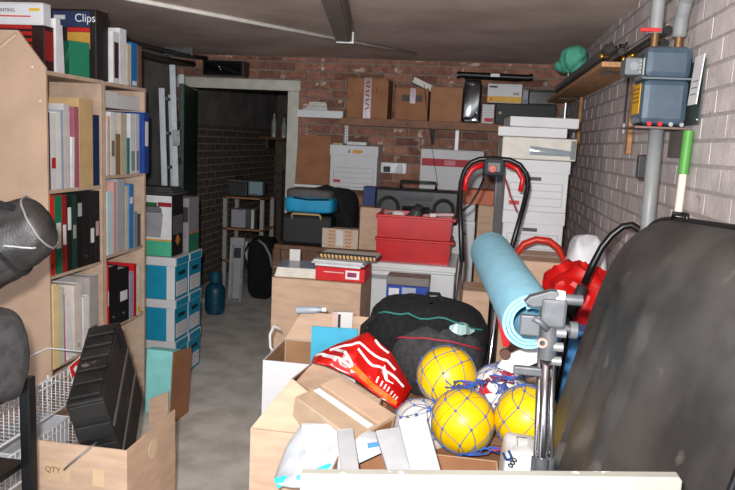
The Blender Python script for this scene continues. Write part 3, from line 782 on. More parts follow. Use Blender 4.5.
t = carton('white carton with a yellow lower band on the black case', a+.02, b, 5.67, 5.86, zb, d_, mat=WHITE, tape=False, name='printed_carton'); w_ = b-a-.02; h = d_-zb
decal(t, 'yellow_band', K((226, 172, 60)), -w_/2, w_/2, .004, .05, -.095)
decal(t, 'dark_print', K((60, 60, 64)), -w_/2+.012, -w_/2+.075, h-.030, h-.016, -.095)
m = MB(); m.cbox((-w_/2+.03, -.0972, .027), (.018, .001, .018), (0, .785, 0)); m.build('mark', K((196, 110, 40)), t)
decal(t, 'small_picture', K((150, 150, 146)), w_/2-.065, w_/2-.02, .062, .082, -.095)
t = carton('narrow grey carton beside the yellow-banded one', b+.006, b+.05, 5.68, 5.84, zb, zb+.105, mat=K((150, 152, 156)), tape=False, name='small_carton')
decal(t, 'blue_spot', K((70, 110, 140)), -.01, .012, .012, .03, -.08)
t = T('glass_tank', 'dark smoked plastic box at the corner end of the shelf', 'box', (b+.14, 5.77, zb))
m = MB(); m.box(-.085, .125, -.09, .09, 0, .10); m.build('body', K((58, 56, 54), .25), t, bevel=.006)
m = MB(); m.box(-.088, .128, -.093, .093, .10, .112); m.build('lid', K((42, 42, 42), .3), t, bevel=.004)
# black tubes lying on top
for k, (z, dx, ln, lb) in enumerate(((0, 0, .56, 'front black tube lying over the boxes under the ceiling'), (0.0, .06, .42, 'rear black tube lying over the boxes under the ceiling'))):
    t = T('black_tube', lb, 'tube', (-.21+dx, 5.70+.075*k, 2.158))
    MB().cyl((0, 0, 0), (ln, 0, -.01), .024, 14).build('tube', BLACKP, t, auto=True)
    for e in (0, ln): MB().cyl((e-.012, 0, -.005), (e+.012, 0, -.005), .027, 14).build('end_cap', BLACKM, t, auto=True)
    if k == 0: MB().box(.25, .32, -.0255, -.018, -.012, .012).build('white_label', K((232, 232, 234)), t)
# black meter cupboard over the doorway
a, b, c, d_ = bx(203, 62, 244, 82, 5.86)
t = T('fuse_box', 'black box fixed over the doorway lintel', 'fuse box', ((a+b)/2, 5.93, 2.10))
MB().box(-(b-a)/2, (b-a)/2, -.08, .068, 0, .125).build('case', K((26, 24, 24), .35), t, bevel=.006)
MB().box(-(b-a)/2+.02, (b-a)/2-.02, -.086, -.08, .012, .11).build('window', K((16, 16, 18), .08), t)
m = MB(); m.ball((-.03, -.088, .07), .008, 8, 5); m.ball((-.02, -.088, .05), .006, 8, 5); m.build('seal', CHROME, t)

# ---- on the low white shelf
ZL = 1.223
a, b, c, d_ = bx(330, 145.5, 377, 183, 5.71)
t = archive_box('white archive box with an orange pencil emblem on the low shelf', a, b, 5.72, 5.97, ZL, d_-ZL, WHITE, WHITE, lidh=.085)
h = d_-ZL
decal(t, 'orange_emblem', K((224, 150, 40)), -.01, .055, h-.062, h-.036, -.131); decal(t, 'black_emblem', K((30, 30, 30)), -.045, -.035, h-.062, h-.036, -.131)
MB().prism([(.055, h-.062), (.055, h-.036), (.078, h-.049)], -.1325, -.131).build('emblem_tip', K((224, 150, 40)), t)
o = T('book_pair', None, None) if False else None
t2 = T('ring_file', 'thin blue file lying on the archive box under the wooden shelf', 'file', ((a+b)/2+.03, 5.84, d_+.002))
MB().box(-.10, .07, -.09, .09, 0, .003).build('cover', K((40, 90, 150)), t2); MB().box(-.10, .07, -.09, .09, .028, .031).build('cover', K((30, 84, 146)), t2); MB().box(-.095, .065, -.085, .085, .0032, .0278).build('pages', PAPER, t2)
t2 = T('clipboard', 'manila sheet stack lying on the archive box lid', 'papers', ((a+b)/2-.13, 5.82, d_+.002))
MB().box(-.05, .03, -.09, .09, 0, .006).build('sheets', K((206, 176, 110)), t2); MB().box(-.045, .026, -.09, .08, .006, .010).build('top_sheet', K((222, 196, 130)), t2)
a, b, c, d_ = bx(293, 135, 328, 185, 5.74)
t = T('flattened_carton', 'flat brown cardboard panel leaning on the wall beside the doorframe', 'cardboard', ((a+b)/2, 5.80, ZL), rot=(-.16, 0, 0))
MB().box(-(b-a)/2+.006, (b-a)/2, 0, .006, 0, (d_-ZL)*.56).build('lower_half', CARD_D, t); MB().box(-(b-a)/2+.006, (b-a)/2-.006, .002, .008, (d_-ZL)*.56+.001, (d_-ZL)*1.01).build('upper_half', CARD_D, t)
a, b, c, d_ = bx(420, 150, 483, 187, 5.71)
t = carton('white carton with a red stripe behind the mower handle', a, b, 5.73, 5.96, ZL, d_, mat=WHITE, tape=False); w_ = b-a; h = d_-ZL; FY = -.115
decal(t, 'red_stripe', K((176, 22, 44)), -w_/2+.01, w_/2, h-.135, h-.075, FY)
decal(t, 'stripe_label', K((206, 120, 130)), -.06, .03, h-.125, h-.085, FY-.0016)
t = T('wall_socket', 'white double wall socket with plugs on the brick wall', 'socket', (at(393, 168, 5.97).x, YB-.004, at(393, 168, 5.97).z))
MB().box(-.115, .115, -.03, 0, -.045, .045).build('plate', K((236, 238, 240), .3), t, bevel=.006)
for dx in (-.05, .055): MB().box(dx-.028, dx+.028, -.065, -.03, -.035, .012).build('plug', K((40, 44, 46)) if dx < 0 else K((214, 216, 218)), t, bevel=.006)
m = MB(); m.box(.045, .055, -.032, -.03, .018, .03); m.box(.065, .075, -.032, -.03, .018, .03); m.build('switch', K((30, 30, 32)), t)

# ================================================================== TABLE AND THINGS ON IT
t = T('work_table', 'wooden table against the brick wall under bags and cartons', 'table', (-.77, 5.18, 0))
DKW = M('dark_table_wood', (112, 78, 54), .55, amt=.15, sc=10)
MB().box(-.665, .56, -.30, .32, .795, .83).build('table_top', DKW, t, bevel=.004)
for x in (-.65, .51):
    for y in (-.26, .28): MB().box(x-.028, x+.028, y-.028, y+.028, 0, .794).build('leg', DKW, t, bevel=.004)
MB().box(-.62, .48, -.27, -.245, .70, .794).build('apron', DKW, t)
ZTB = .831
a, b, c, d_ = bx(280, 215, 331, 246, 4.90)
t = T('toolcase', 'black hard case with pale handle standing on the table', 'case', ((a+b)/2, 5.0, ZTB)); w_ = b-a; h = d_-ZTB
MB().box(-w_/2, w_/2, -.09, .09, 0, h).build('shell', K((24, 26, 26), .5), t, bevel=.025)
MB().box(-w_/2-.002, w_/2+.002, -.092, .092, h*.62, h*.64).build('seam', BLACKM, t)
m = MB(); m.tube([(-.10, -.094, h-.035), (-.10, -.115, h-.0), (-.09, -.118, h+.008), (.10, -.118, h+.008), (.11, -.115, h-.0), (.11, -.094, h-.035)], .008, 8); m.build('handle', K((190, 160, 110)), t, smooth=True)
m = MB(); m.ball((.02, -.093, h-.07), .010, 8, 5); m.build('lock', CHROME, t)
a, b, c, d_ = bx(284, 189, 333, 215, 4.92); zc_ = ZTB+h+.012
t = T('tool_bag', 'bright blue and grey tool bag lying on the black case', 'bag', ((a+b)/2, 5.02, zc_)); w_ = b-a; h2 = d_-zc_
m = MB(); blob(m, c=(0, 0, h2*.33), sz=(w_/2, .11, h2*.33), e=.3, amp=.006, fs=12, seed=4); m.build('bag_body', K((24, 150, 196), .6), t, smooth=True)
m = MB(); blob(m, c=(-.01, .02, h2*.74), sz=(w_/2-.01, .10, h2*.26), e=.45, amp=.012, fs=10, seed=7); m.build('grey_flap', K((92, 88, 86), .8), t, smooth=True)
MB().tube([(-w_/2+.07, -.105, h2*.62), (0, -.115, h2*.56), (w_/2-.03, -.105, h2*.6)], .006, 6).build('piping', BLACKF, t, smooth=True)
t = T('shoulder_strap_bag', 'black strapped bag slumped behind the blue tool bag', 'bag', (-1.03, 5.27, ZTB))
m = MB(); blob(m, c=(0, 0, .20), sz=(.13, .10, .20), e=.5, amp=.02, fs=8, seed=12, ridge=.4); m.build('bag_body', BLACKF, t, smooth=True)
q = [at(x, y, 4.98)-t.location for x, y in ((315, 190), (327, 187), (336, 190), (341, 203), (346, 218), (352, 230))]
m = MB(); m.ribbon(q, [Vector((0, -1, .1))]*6, .035); m.ribbon([v+Vector((0, .005, 0)) for v in q], [Vector((0, -1, .1))]*6, .035); m.build('strap', BLACKF, t)
a, b, c, d_ = bx(322, 229, 358, 247, 4.89)
t = carton('orange and white zigzag patterned box on the table', a, b, 4.89, 5.0, ZTB, d_, mat=K((206, 186, 166)), tape=False, name='patterned_box'); w_ = b-a; h = d_-ZTB
m = MB()
for s in (-1, 1):
    for k in range(5):
        for j in range(3):
            m.cbox((s*(.045+.016*j), -.0558, .018+.026*k), (.020, .0012, .008), (0, s*.8*(1 if j % 2 else -1), 0))
m.build('zigzag_print', K((206, 122, 40)), t)['kind'] = 'stuff'
decal(t, 'white_patch', K((226, 222, 220)), -.028, .022, .02, h-.012, -.055)
a, b, c, d_ = bx(359, 208, 380, 250, 4.89)
carton('tall tan carton on the table beside the red crates', a, b, 4.91, 5.12, ZTB, d_, mat=CARD)
a, b, c, d_ = bx(363, 187, 377, 205, 5.16)
carton('small dark blue carton behind the tall tan one', a, b, 5.16, 5.30, ZTB, d_, mat=K((26, 50, 110)), tape=False, name='small_carton')
a, b, c, d_ = bx(374, 184, 459, 224, 4.93)
carton('flat brown carton under the black radio cassette player', a+.05, -.215, 4.93, 5.25, ZTB, c, mat=CARD_D)
t = T('radio_cassette_player', 'black radio cassette player with two round speakers behind the red crates', 'radio', ((a+b)/2, 5.03, c+.001)); w_ = b-a; h = (d_-c)*.86
MB().box(-w_/2, w_/2, -.085, .085, 0, h).build('case', K((32, 34, 34), .4), t, bevel=.018)
for s in (-1, 1):
    m = MB(); m.lathe([(.076, 0), (.084, 0), (.084, .010), (.080, .012), (.076, .008)], 28, (s*(w_/2-.105), -.086, h*.44), Matrix.Rotation(PI/2, 4, 'X')); g = m.build('speaker_ring', K((120, 124, 126), .3, metal=.8), t, auto=True)
    m = MB(); m.lathe([(.002, -.012), (.02, -.012), (.075, .004), (.075, -.014), (.002, -.016)], 24, (s*(w_/2-.105), -.087, h*.44), Matrix.Rotation(PI/2, 4, 'X')); m.build('speaker_cone', K((18, 18, 20), .6), t, auto=True)
MB().box(-.10, .10, -.088, -.085, h*.12, h*.5).build('cassette_door', K((20, 20, 22), .15), t, bevel=.002)
MB().box(-.12, .12, -.089, -.085, h*.66, h*.86).build('tuner_scale', K((52, 54, 54), .2), t)
for k in range(5): MB().box(-.09+.038*k, -.06+.038*k, -.094, -.085, h*.53, h*.60).build('key', K((70, 72, 72)), t)
m = MB(); m.tube([(-w_/2*.42, 0, h-.005), (-w_/2*.42, -.02, h+.05), (w_/2*.42, -.02, h+.05), (w_/2*.42, 0, h-.005)], .010, 8); m.build('handle', K((40, 42, 42), .3), t, smooth=True)

# freezer and red crates
t = T('freezer', 'white under-counter freezer below the red crates', 'freezer', (-.365, 4.20, 0))
MB().box(-.265, .265, .02, .56, .02, .835).build('cabinet', WHITE_W, t, bevel=.006)
MB().box(-.27, .27, -.005, .57, .838, .872).build('worktop', WHITE_W, t, bevel=.006)
MB().box(-.265, .265, -.025, .018, .06, .825).build('door', WHITE_W, t, bevel=.008)
MB().box(-.24, -.10, -.034, -.026, .775, .80).build('handle_recess', K((150, 152, 154)), t)
m = MB(); [m.cyl((x, y, 0), (x, y, .02), .02, 10) for x in (-.22, .22) for y in (.07, .5)]; m.build('feet', BLACKP, t)
def crate(label, z0, h, a, b):
    w2 = (b-a)/2; t = T('plastic_crate', label, 'crate', ((a+b)/2, 4.40, z0), 0, 'red plastic crates')
    m = MB(); k = .02
    def ring(z, i, th): return [(-w2+i, -.15+i, z), (w2-i, -.15+i, z), (w2-i, .15-i, z), (-w2+i, .15-i, z)]
    o1, o2, i1, i2 = ring(0, .006, 0), ring(h, 0, 0), ring(h, .006, 0), ring(.006, .013, 0)
    m._add([Vector(v) for v in o1+o2+i1+i2], [(0, 1, 2, 3)]+[(j, (j+1) % 4, 4+(j+1) % 4, 4+j) for j in range(4)]+[(4+j, 4+(j+1) % 4, 8+(j+1) % 4, 8+j) for j in range(4)]+[(8+j, 8+(j+1) % 4, 12+(j+1) % 4, 12+j) for j in range(4)]+[(12, 13, 14, 15)])
    m.build('tub', RED, t)
    m = MB(); m.tube([(-w2-.003, -.153, h-.006), (w2+.003, -.153, h-.006), (w2+.003, .153, h-.006), (-w2-.003, .153, h-.006)], .008, 6, True); m.build('rim', RED, t)
    for s in (-1, 1): MB().box(s*(w2+.011)-.010, s*(w2+.011)+.010, -.05, .05, h-.035, h-.012).build('handle', RED, t, bevel=.004)
    return t
a, b, c, d_ = bx(376, 216, 451, 259, 4.25)
crate('red plastic crate standing directly on the freezer', .873, .145, a, b); crate('upper red plastic crate full of cables and gadgets', 1.021, .142, a, b)
# gadgets in the upper crate
def coil(label, c, R_, r, n, mat, tilt):
    t = T('cable_coil', label, 'cable', c); m = MB(); pts = []
    for i in range(n*20+1):
        an = 2*PI*i/20; v = Vector((R_*math.cos(an)*(1+.06*math.sin(i*.37)), R_*math.sin(an), .012*i/20)); pts.append(Euler(tilt).to_matrix() @ v)
    m.tube(pts, r, 6); m.build('cord', mat, t, smooth=True); return t
coil('grey coiled cable at the left end of the upper crate', (a+.07, 4.36, 1.135), .035, .008, 2, K((140, 142, 142)), (1.2, 0, .2))
t = T('desk_lamp_shade', 'dark grey conical lamp shade in the red crate', 'lamp shade', (a+.20, 4.40, 1.08), rot=(.2, .35, 0))
m = MB(); m.lathe([(.085, .0), (.088, .0), (.03, .12), (.026, .12)], 24); m.build('cone', K((74, 74, 74), .3), t, auto=True)
m = MB(); m.lathe([(.001, .12), (.03, .12), (.028, .15), (.001, .152)], 16); m.build('socket_cap', K((50, 50, 52), .3), t, auto=True)
coil('black coiled cable in the middle of the upper crate', (a+.30, 4.40, 1.135), .05, .007, 3, K((30, 30, 32)), (.7, .3, 0))
t = T('adapter', 'white plug adapter in the red crate', 'plug', (a+.335, 4.33, 1.14), .3); MB().box(-.02, .02, -.02, .02, 0, .04).build('body', K((230, 230, 232)), t, bevel=.005); m = MB(); m.box(-.012, -.006, -.028, -.02, .012, .022); m.box(.006, .012, -.028, -.02, .012, .022); m.build('pins', CHROME, t)
t = T('remote_control', 'pale pink handset lying across the crate rim', 'handset', (a+.41, 4.35, 1.165), .1, rot=(0, -.05, .08)); MB().box(-.055, .055, -.02, .02, 0, .018).build('body', K((206, 170, 170)), t, bevel=.004); MB().box(-.04, .04, -.012, .012, .018, .021).build('keypad', K((120, 110, 112)), t)
t = T('paper_ball', 'crumpled white tissue in the red crate', 'tissue', (a+.125, 4.33, 1.13)); m = MB(); blob(m, 20, 12, c=(0, 0, .025), sz=(.035, .025, .022), e=.8, amp=.012, fs=40, ridge=.6); m.build('tissue', PAPER, t)
# blue carton with grey lid leaning on the freezer front
a, b, c, d_ = bx(386, 286, 428, 303, 3.98)
carton('plain brown carton standing on the floor against the freezer door', a-.02, b+.04, 3.93, 4.14, 0, d_-.16, mat=CARD_D)
t = carton('blue and white carton with grey lid in front of the freezer', a, b, 3.98, 4.13, d_-.159, d_, mat=K((34, 74, 170)), tape=False, name='printed_carton'); w_ = b-a; d_ = .159
decal(t, 'white_badge', K((230, 232, 236)), -w_/2+.015, -w_/2+.075, d_-.062, d_-.018, -.075); decal(t, 'picture', K((176, 186, 206)), -.03, .05, d_-.055, d_-.01, -.075)
MB().box(-w_/2-.002, w_/2+.002, -.076, .076, d_+.0015, d_+.05).build('grey_lid', K((132, 126, 120)), t, bevel=.004)
m = MB(); m.ball((0, -.03, d_+.052), .008, 8, 5); m.build('clasp', CHROME, t)

# ================================================================== TALL CARTON WITH PAPERS
carton('tall tan carton in the middle of the floor, papers on top', -1.065, -.575, 3.60, 3.97, 0, .85, mat=CARD)
t = T('paper_pile', 'pile of papers in a clear sleeve on the tall carton', 'papers', (-.95, 3.74, .853), .08)
for k in range(4): MB().box(-.115+.004*k, .115-.003*(k % 2), -.11, .11, .013*k, .013*k+.012).build('sheaf', PAPER if k % 2 else K((226, 218, 200)), t)
MB().box(-.12, .12, -.115, .115, .0525, .0545).build('sleeve', K((150, 150, 154), .2), t)
MB().box(-.075, -.015, .10, .11, .055, .12).build('tab_card', K((206, 204, 200)), t)
t = carton('red flat carton with white badge on the tall carton', -.83, -.56, 3.62, 3.84, .8525, .925, mat=K((206, 22, 24)), tape=False, name='red_carton')
decal(t, 'white_badge', K((236, 232, 232)), .03, .105, .015, .062, -.11); decal(t, 'badge_print', K((150, 40, 90)), .04, .09, .028, .052, -.112); decal(t, 'white_line', K((230, 190, 190)), -.09, .02, .045, .050, -.11)
t = T('document_stack', 'grey and white document stack on the red carton', 'papers', (-.70, 3.73, .9285), -.06)
for k, (c_, w_) in enumerate((((226, 226, 228), .13), ((190, 190, 192), .15), ((214, 214, 214), .14))): MB().box(-w_, w_-.01, -.105, .105, .011*k, .011*k+.0105).build('document', K(c_), t)
t = T('comb_bound_report', 'open comb-bound report with black spine teeth on the document stack', 'book', (-.67, 3.78, .963), -.04)
MB().box(-.16, .16, -.09, .09, 0, .008).build('cover', K((70, 56, 44)), t)
MB().box(-.155, .155, -.085, .085, .008, .02).build('pages', PAPER, t)
MB().box(-.17, .16, -.100, -.088, .022, .03).build('spine_bar', BLACKP, t)
m = MB()
for k in range(15): m.tube([(-.148+.021*k, -.094, .002), (-.150+.021*k, -.108, .010), (-.152+.021*k, -.104, .024), (-.153+.021*k, -.088, .027)], .004, 6)
m.build('comb_teeth', BLACKP, t)
MB().box(-.155, .155, -.0915, -.0905, .001, .02).build('page_edge', K((222, 176, 110)), t)

# ================================================================== WHITE ARCHIVE STACK BY THE RIGHT WALL
carton('brown carton on the floor under the white archive boxes', .14, .50, 4.0, 4.40, 0, .40, mat=CARD_D)
for i, (x0, x1, nm) in enumerate(((.15, .49, 'lowest'), (.16, .50, 'second from the bottom'), (.155, .485, 'third from the bottom'), (.15, .49, 'topmost'))):
    t = archive_box('white archive box, %s in the stack by the right wall' % nm, x0, x1, 4.0, 4.38, .401+.2855*i, .285, WHITE, WHITE, lidh=.07, group='white archive boxes')
    if i >= 2:
        MB().box(-.055, .025, -.1925, -.190, .172, .192).build('hand_hole', K((70, 70, 72)), t, bevel=.004)
t = T('plastic_tray', 'cream tray with a clear plastic sleeve on the archive stack', 'tray', (.315, 4.18, 1.545), .02)
MB().box(-.20, .20, -.19, .19, 0, .12).build('tray_body', K((214, 210, 200)), t, bevel=.006)
MB().box(.17, .195, -.197, -.190, .01, .11).build('grey_edge', K((120, 128, 126)), t, bevel=.003)
m = MB(); m.surf(lambda u, v: Vector((-.05+.22*u, -.192-.010*math.sin(PI*u)*math.sin(PI*v), .025+.05*v-.02*u*v)), 12, 5, False); m.build('sleeve', K((150, 160, 166), .12), t, smooth=True)
for k, (x, z, dz, r, lb) in enumerate(((.285, 1.667, .052, -.05, 'lower shallow white box lying askew on the archive stack'), (.325, 1.7205, .055, .06, 'upper shallow white box at the very top of the archive stack'))):
    t = T('flat_white_box', lb, 'box', (x, 4.18, z), r)
    MB().box(-.185, .185, -.19, .19, .003, dz).build('rim', WHITE, t, bevel=.002); MB().box(-.18, .18, -.185, .185, 0, .003).build('underside', K((170, 168, 166)), t)
# boxes beside the freezer
MB_ = .0
t = T('drawer_unit', 'narrow white drawer unit beside the freezer', 'drawers', (-.055, 4.98, 0))
MB().box(-.10, .055, 0, .30, 0, 1.075).build('carcass', WHITE_W, t, bevel=.003)
for k in range(4):
    d2 = MB().box(-.092, .047, -.012, -.001, .03+.26*k, .275+.26*k).build('drawer', WHITE_W, t, bevel=.003); MB().box(-.03, .0, -.022, -.013, .20+.26*k, .215+.26*k).build('knob', STEEL, d2)
carton('small white carton on the narrow drawer unit', -.15, -.005, 4.98, 5.2, 1.076, 1.195, mat=WHITE, tape=False, name='small_carton')
carton('tall narrow tan carton behind the mower handle', .015, .125, 4.97, 5.25, 0, 1.195, mat=CARD)
carton('flat orange carton behind the mower switch box', -.14, .118, 4.98, 5.22, 1.1965, 1.30, mat=K((196, 106, 72)), tape=False, name='flat_carton')
t = carton('tall grey carton standing behind the archive stack', .128, .215, 5.32, 5.55, 0, 1.64, mat=K((124, 124, 128)), name='tall_carton', tape=False)
decal(t, 'pale_edge', K((150, 170, 186)), -.043, -.032, .2, 1.4, -.115)

# ================================================================== MOWER
t = T('lawn_mower', 'lawn mower with black tubular handle and red grip levers', 'mower', (0, 0, 0))
path = [(456, 318, 3.02), (462, 262, 3.22), (460, 205, 3.38), (461, 183, 3.42), (464.5, 171, 3.43), (471, 162.5, 3.44), (480, 159, 3.44), (495, 158.5, 3.44), (510, 160, 3.44), (520, 165, 3.44), (526.5, 174, 3.43), (528, 187, 3.42), (523, 208, 3.38), (511, 250, 3.24), (499, 290, 3.06)]
P_ = [at(*q) for q in path]
MB().tube(P_[1:-1], .0125, 10).build('handle_tube', BLACKM, t, smooth=True)
dl = Vector((-.08, 2.98, .26)); dr = Vector((.17, 2.98, .26))
MB().tube([P_[1], P_[0], dl], .0115, 10).build('lower_tube', CHROME, t, smooth=True)
MB().tube([P_[-2], P_[-1], at(488, 372, 2.86), dr], .0115, 10).build('lower_tube', CHROME, t, smooth=True)
fw = Vector((0, -.028, 0))
MB().tube([at(*q)+fw for q in ((465, 190, 3.41), (466.5, 178, 3.42), (472, 169, 3.43), (483, 164.5, 3.43))], .0125, 8).build('red_lever', RED, t, smooth=True)
MB().tube([at(*q)+fw for q in ((506, 164, 3.43), (517, 169, 3.43), (522.5, 179, 3.42), (520, 191, 3.41))], .0125, 8).build('red_lever', RED, t, smooth=True)
q = at(494, 167, 3.42)
sb = MB().cbox(q, (.10, .07, .085)).build('switch_box', K((56, 60, 64), .45), t, bevel=.022)
m = MB(); m.lathe([(.001, 0), (.019, 0), (.017, .008), (.001, .009)], 16, q+Vector((-.006, -.035, -.008)), Matrix.Rotation(PI/2, 4, 'X')); m.build('red_button', K((176, 66, 36), .45), sb, auto=True)
MB().tube([at(*v) for v in ((484, 178, 3.40), (478, 192, 3.38), (470, 205, 3.36), (462, 211, 3.36))], .005, 6).build('cable', BLACKP, t, smooth=True)
MB().tube([at(*v) for v in ((505, 178, 3.40), (510, 195, 3.38), (517, 212, 3.36))], .004, 6).build('cable', K((150, 40, 40)), t, smooth=True)
m = MB(); blob(m, 32, 18, c=(.045, 3.16, .19), sz=(.20, .22, .10), e=.5, amp=.004, fs=6); m.build('deck_cover', RED, t, smooth=True)
MB().box(-.17, .26, 2.94, 3.40, .06, .13).build('deck', BLACKP, t, bevel=.02)
for x in (-.19, .265):
    for y in (3.0, 3.34): MB().cyl((x, y, .075), (x+.015, y, .075), .075, 18).build('wheel', BLACKP, t, auto=True)

# red hoop handle and cartons behind the mat
t0 = carton('tan carton under the red hoop handle', .15, .45, 3.46, 3.85, 0, 1.06, mat=CARD)
carton('tan carton behind the mower tubes', -.07, .10, 3.60, 3.85, 0, .86, mat=CARD)
t = T('hoop_handle', 'red plastic hoop handle with silver tips on the tan carton', 'handle', (0, 3.53, 0))
hp = [at(*v, 3.53)-Vector((0, 3.53, 0)) for v in ((513, 262), (516, 254), (524, 244), (536, 239.5), (549, 241), (558, 248), (563, 258), (564, 267))]
MB().tube(hp, [.010, .016, .018, .018, .018, .017, .015, .010], 10).build('hoop', K((196, 44, 24), .35), t, smooth=True)
hq = [at(*v, 3.53)-Vector((0, 3.53, 0)) for v in ((513, 262), (528, 262), (541, 264), (554, 268), (563, 268))]
MB().tube(hq, .010, 8).build('cross_bar', K((190, 40, 24), .35), t, smooth=True)
m = MB(); m.ball(hq[2]+Vector((0, -.008, 0)), .022, 12, 8); m.build('boss', K((196, 44, 24), .35), t, smooth=True)
MB().tube([hq[-2], hq[-1], hp[-2]], .008, 6).build('silver_tip', CHROME, t, smooth=True)

# blue crate, red bag, white bag
t = T('storage_box', 'blue plastic box below the red carrier bag', 'box', (.47, 2.96, 0))
MB().box(-.13, .13, -.13, .16, 0, .86).build('tub', K((70, 132, 190), .45), t, bevel=.01); MB().box(-.138, .138, -.138, .168, .862, .89).build('lid', K((64, 126, 186), .45), t, bevel=.006)
t = T('carrier_bag', 'crumpled red carrier bag against the right wall', 'bag', (.475, 3.05, .892))
m = MB(); blob(m, 40, 22, c=(0, 0, .10), sz=(.14, .11, .10), e=.8, rot=(0, .45, 0), amp=.045, fs=10, seed=21, ridge=1.0); m.build('bag_body', K((206, 18, 16), .45), t, auto=True)
t = T('carrier_bag', 'small white carrier bag behind the red one', 'bag', (.52, 3.34, .0))
m = MB(); blob(m, 40, 24, c=(0, 0, .60), sz=(.10, .10, .60), e=.5, amp=.03, fs=9, seed=31, ridge=.8); m.build('bag_body', K((222, 222, 226), .5), t, smooth=True)

# black bent handle (folded trolley)
t = T('hand_trolley', 'bent black tubular trolley handle in front of the right wall', 'trolley', (0, 0, 0))
pp = [at(*v) for v in ((584, 284, 2.62), (593, 264, 2.62), (602, 247, 2.62), (612, 235, 2.62), (623, 226.5, 2.62), (632, 225, 2.61), (640, 230, 2.60), (645, 242, 2.58))]
MB().tube(pp+[Vector((.61, 2.56, 1.0)), Vector((.60, 2.56, .05))], .013, 10).build('handle_tube', BLACKM, t, smooth=True)
MB().tube([pp[0]+(pp[0]-pp[1])*.1, pp[0]+(pp[0]-pp[1])*1.6], .021, 12).build('sleeve', K((44, 44, 46), .5), t, smooth=True)
MB().tube([pp[0]+(pp[0]-pp[1])*1.6, Vector((.34, 2.66, .60)), Vector((.32, 2.68, .05))], .013, 10).build('leg_tube', BLACKM, t, smooth=True)
MB().tube([Vector((.30, 2.68, .014)), Vector((.63, 2.56, .014))], .013, 10).build('foot_bar', BLACKM, t, smooth=True)

# ================================================================== CENTRE FOREGROUND
# white carton with things in it
t = carton('open white carton with brown inside, behind the big open carton', -.815, -.43, 2.66, 2.98, 0, .70, mat=WHITE, open_=[])
q = .005; m = MB(); m.box(-.185, .185, -.154, -.153, .02, .699); m.box(-.185, .185, .153, .154, .02, .699); m.box(-.187, -.186, -.15, .15, .02, .699); m.box(.186, .187, -.15, .15, .02, .699); m.build('brown_lining', CARD_IN, t)
m = MB(); m.box(-.13, -.126, -.1615, -.16, .50, .55); m.box(-.126, -.095, -.1615, -.16, .546, .55); m.build('printed_corner', K((160, 160, 160)), t)
m = MB(); m.prism([(-.19, 0), (.19, 0), (.19, .13), (-.12, .13)], -.002, .002, Matrix.Translation((0, .16, .701)) @ Matrix.Rotation(-.12, 4, 'X')); m.build('back_flap', CARD, t)
MB().tube([(-.195, .10, .76), (-.225, .09, .775), (-.235, .07, .74), (-.225, .05, .69), (-.197, .05, .66)], .006, 6).build('handle', K((214, 212, 210)), t, smooth=True)
t = T('folder', 'turquoise folder standing in the white carton', 'folder', (-.58, 2.90, .42), .1)
MB().box(-.09, .11, -.006, -.003, 0, .375).build('cover', K((70, 180, 214)), t); MB().box(-.09, .11, .003, .006, 0, .375).build('cover', K((70, 180, 214)), t); MB().box(-.085, .105, -.0028, .0028, .004, .370).build('pages', PAPER, t)
t = T('spray_bottle', 'small bottle with white cap lying in the white carton', 'bottle', (-.755, 2.955, .845), rot=(0, PI/2-.1, 0))
m = MB(); m.lathe([(.001, 0), (.016, 0), (.016, .09), (.008, .105), (.008, .115)], 14); m.build('bottle_body', K((170, 180, 190), .3), t, auto=True); m = MB(); m.lathe([(.001, .115), (.010, .115), (.010, .135), (.001, .136)], 12); m.build('cap', K((240, 240, 240)), t, auto=True)
t = T('cassette_box', 'pink and white printed packet standing in the white carton', 'packet', (-.545, 2.94, .68), .2)
MB().box(-.045, .045, -.012, .012, 0, .18).build('packet', K((214, 210, 206)), t, bevel=.002); decal(t, 'dark_edge', K((40, 40, 42)), -.02, -.008, .06, .17, -.012); decal(t, 'pink_panel', K((206, 170, 160)), -.045, -.022, .0, .18, -.012)

# big open carton with raised flaps
def slab(mb, pts, th):
    pts = [Vector(p) for p in pts]; n_ = (pts[1]-pts[0]).cross(pts[2]-pts[0]).normalized()*th; k = len(pts)
    return mb._add(pts+[p+n_ for p in pts], [tuple(range(k)), tuple(range(2*k-1, k-1, -1))]+[(i, (i+1) % k, (i+1) % k+k, i+k) for i in range(k)])
BX0, BX1, BY0, BY1, BZ = at(250, 450, 2.12).x, -.30, 2.12, 2.52, at(290, 433, 2.12).z
t = carton('big open carton with raised flaps in the foreground', BX0, BX1, BY0, BY1, 0, BZ, open_=[])
og = Vector(t.location)
m = MB(); slab(m, [v-og for v in (Vector((BX0, BY0, BZ+.001)), Vector((BX0, BY1, BZ+.001)), at(314, 361, 2.56), at(291, 379, 2.20))], .004); m.build('flap', CARD, t)
m = MB(); slab(m, [v-og for v in (Vector((BX0+.004, BY0, BZ+.002)), Vector((BX1, BY0, BZ+.002)), at(352, 418, 2.24), at(292, 379.5, 2.215))], .004); m.build('flap', CARD, t)
m = MB(); slab(m, [v-og for v in (Vector((BX0+.006, BY1, BZ+.002)), Vector((BX1-.02, BY1, BZ+.002)), at(338, 372, 2.50), at(315, 362, 2.55))], .004); m.build('flap', CARD, t)
m = MB(); slab(m, [v-og-Vector((0, .004, 0)) for v in (at(272, 410, 2.17), at(284, 404, 2.18), at(289, 412, 2.175), at(277, 418, 2.165))], -.002); m.build('tape', TAPE, t)
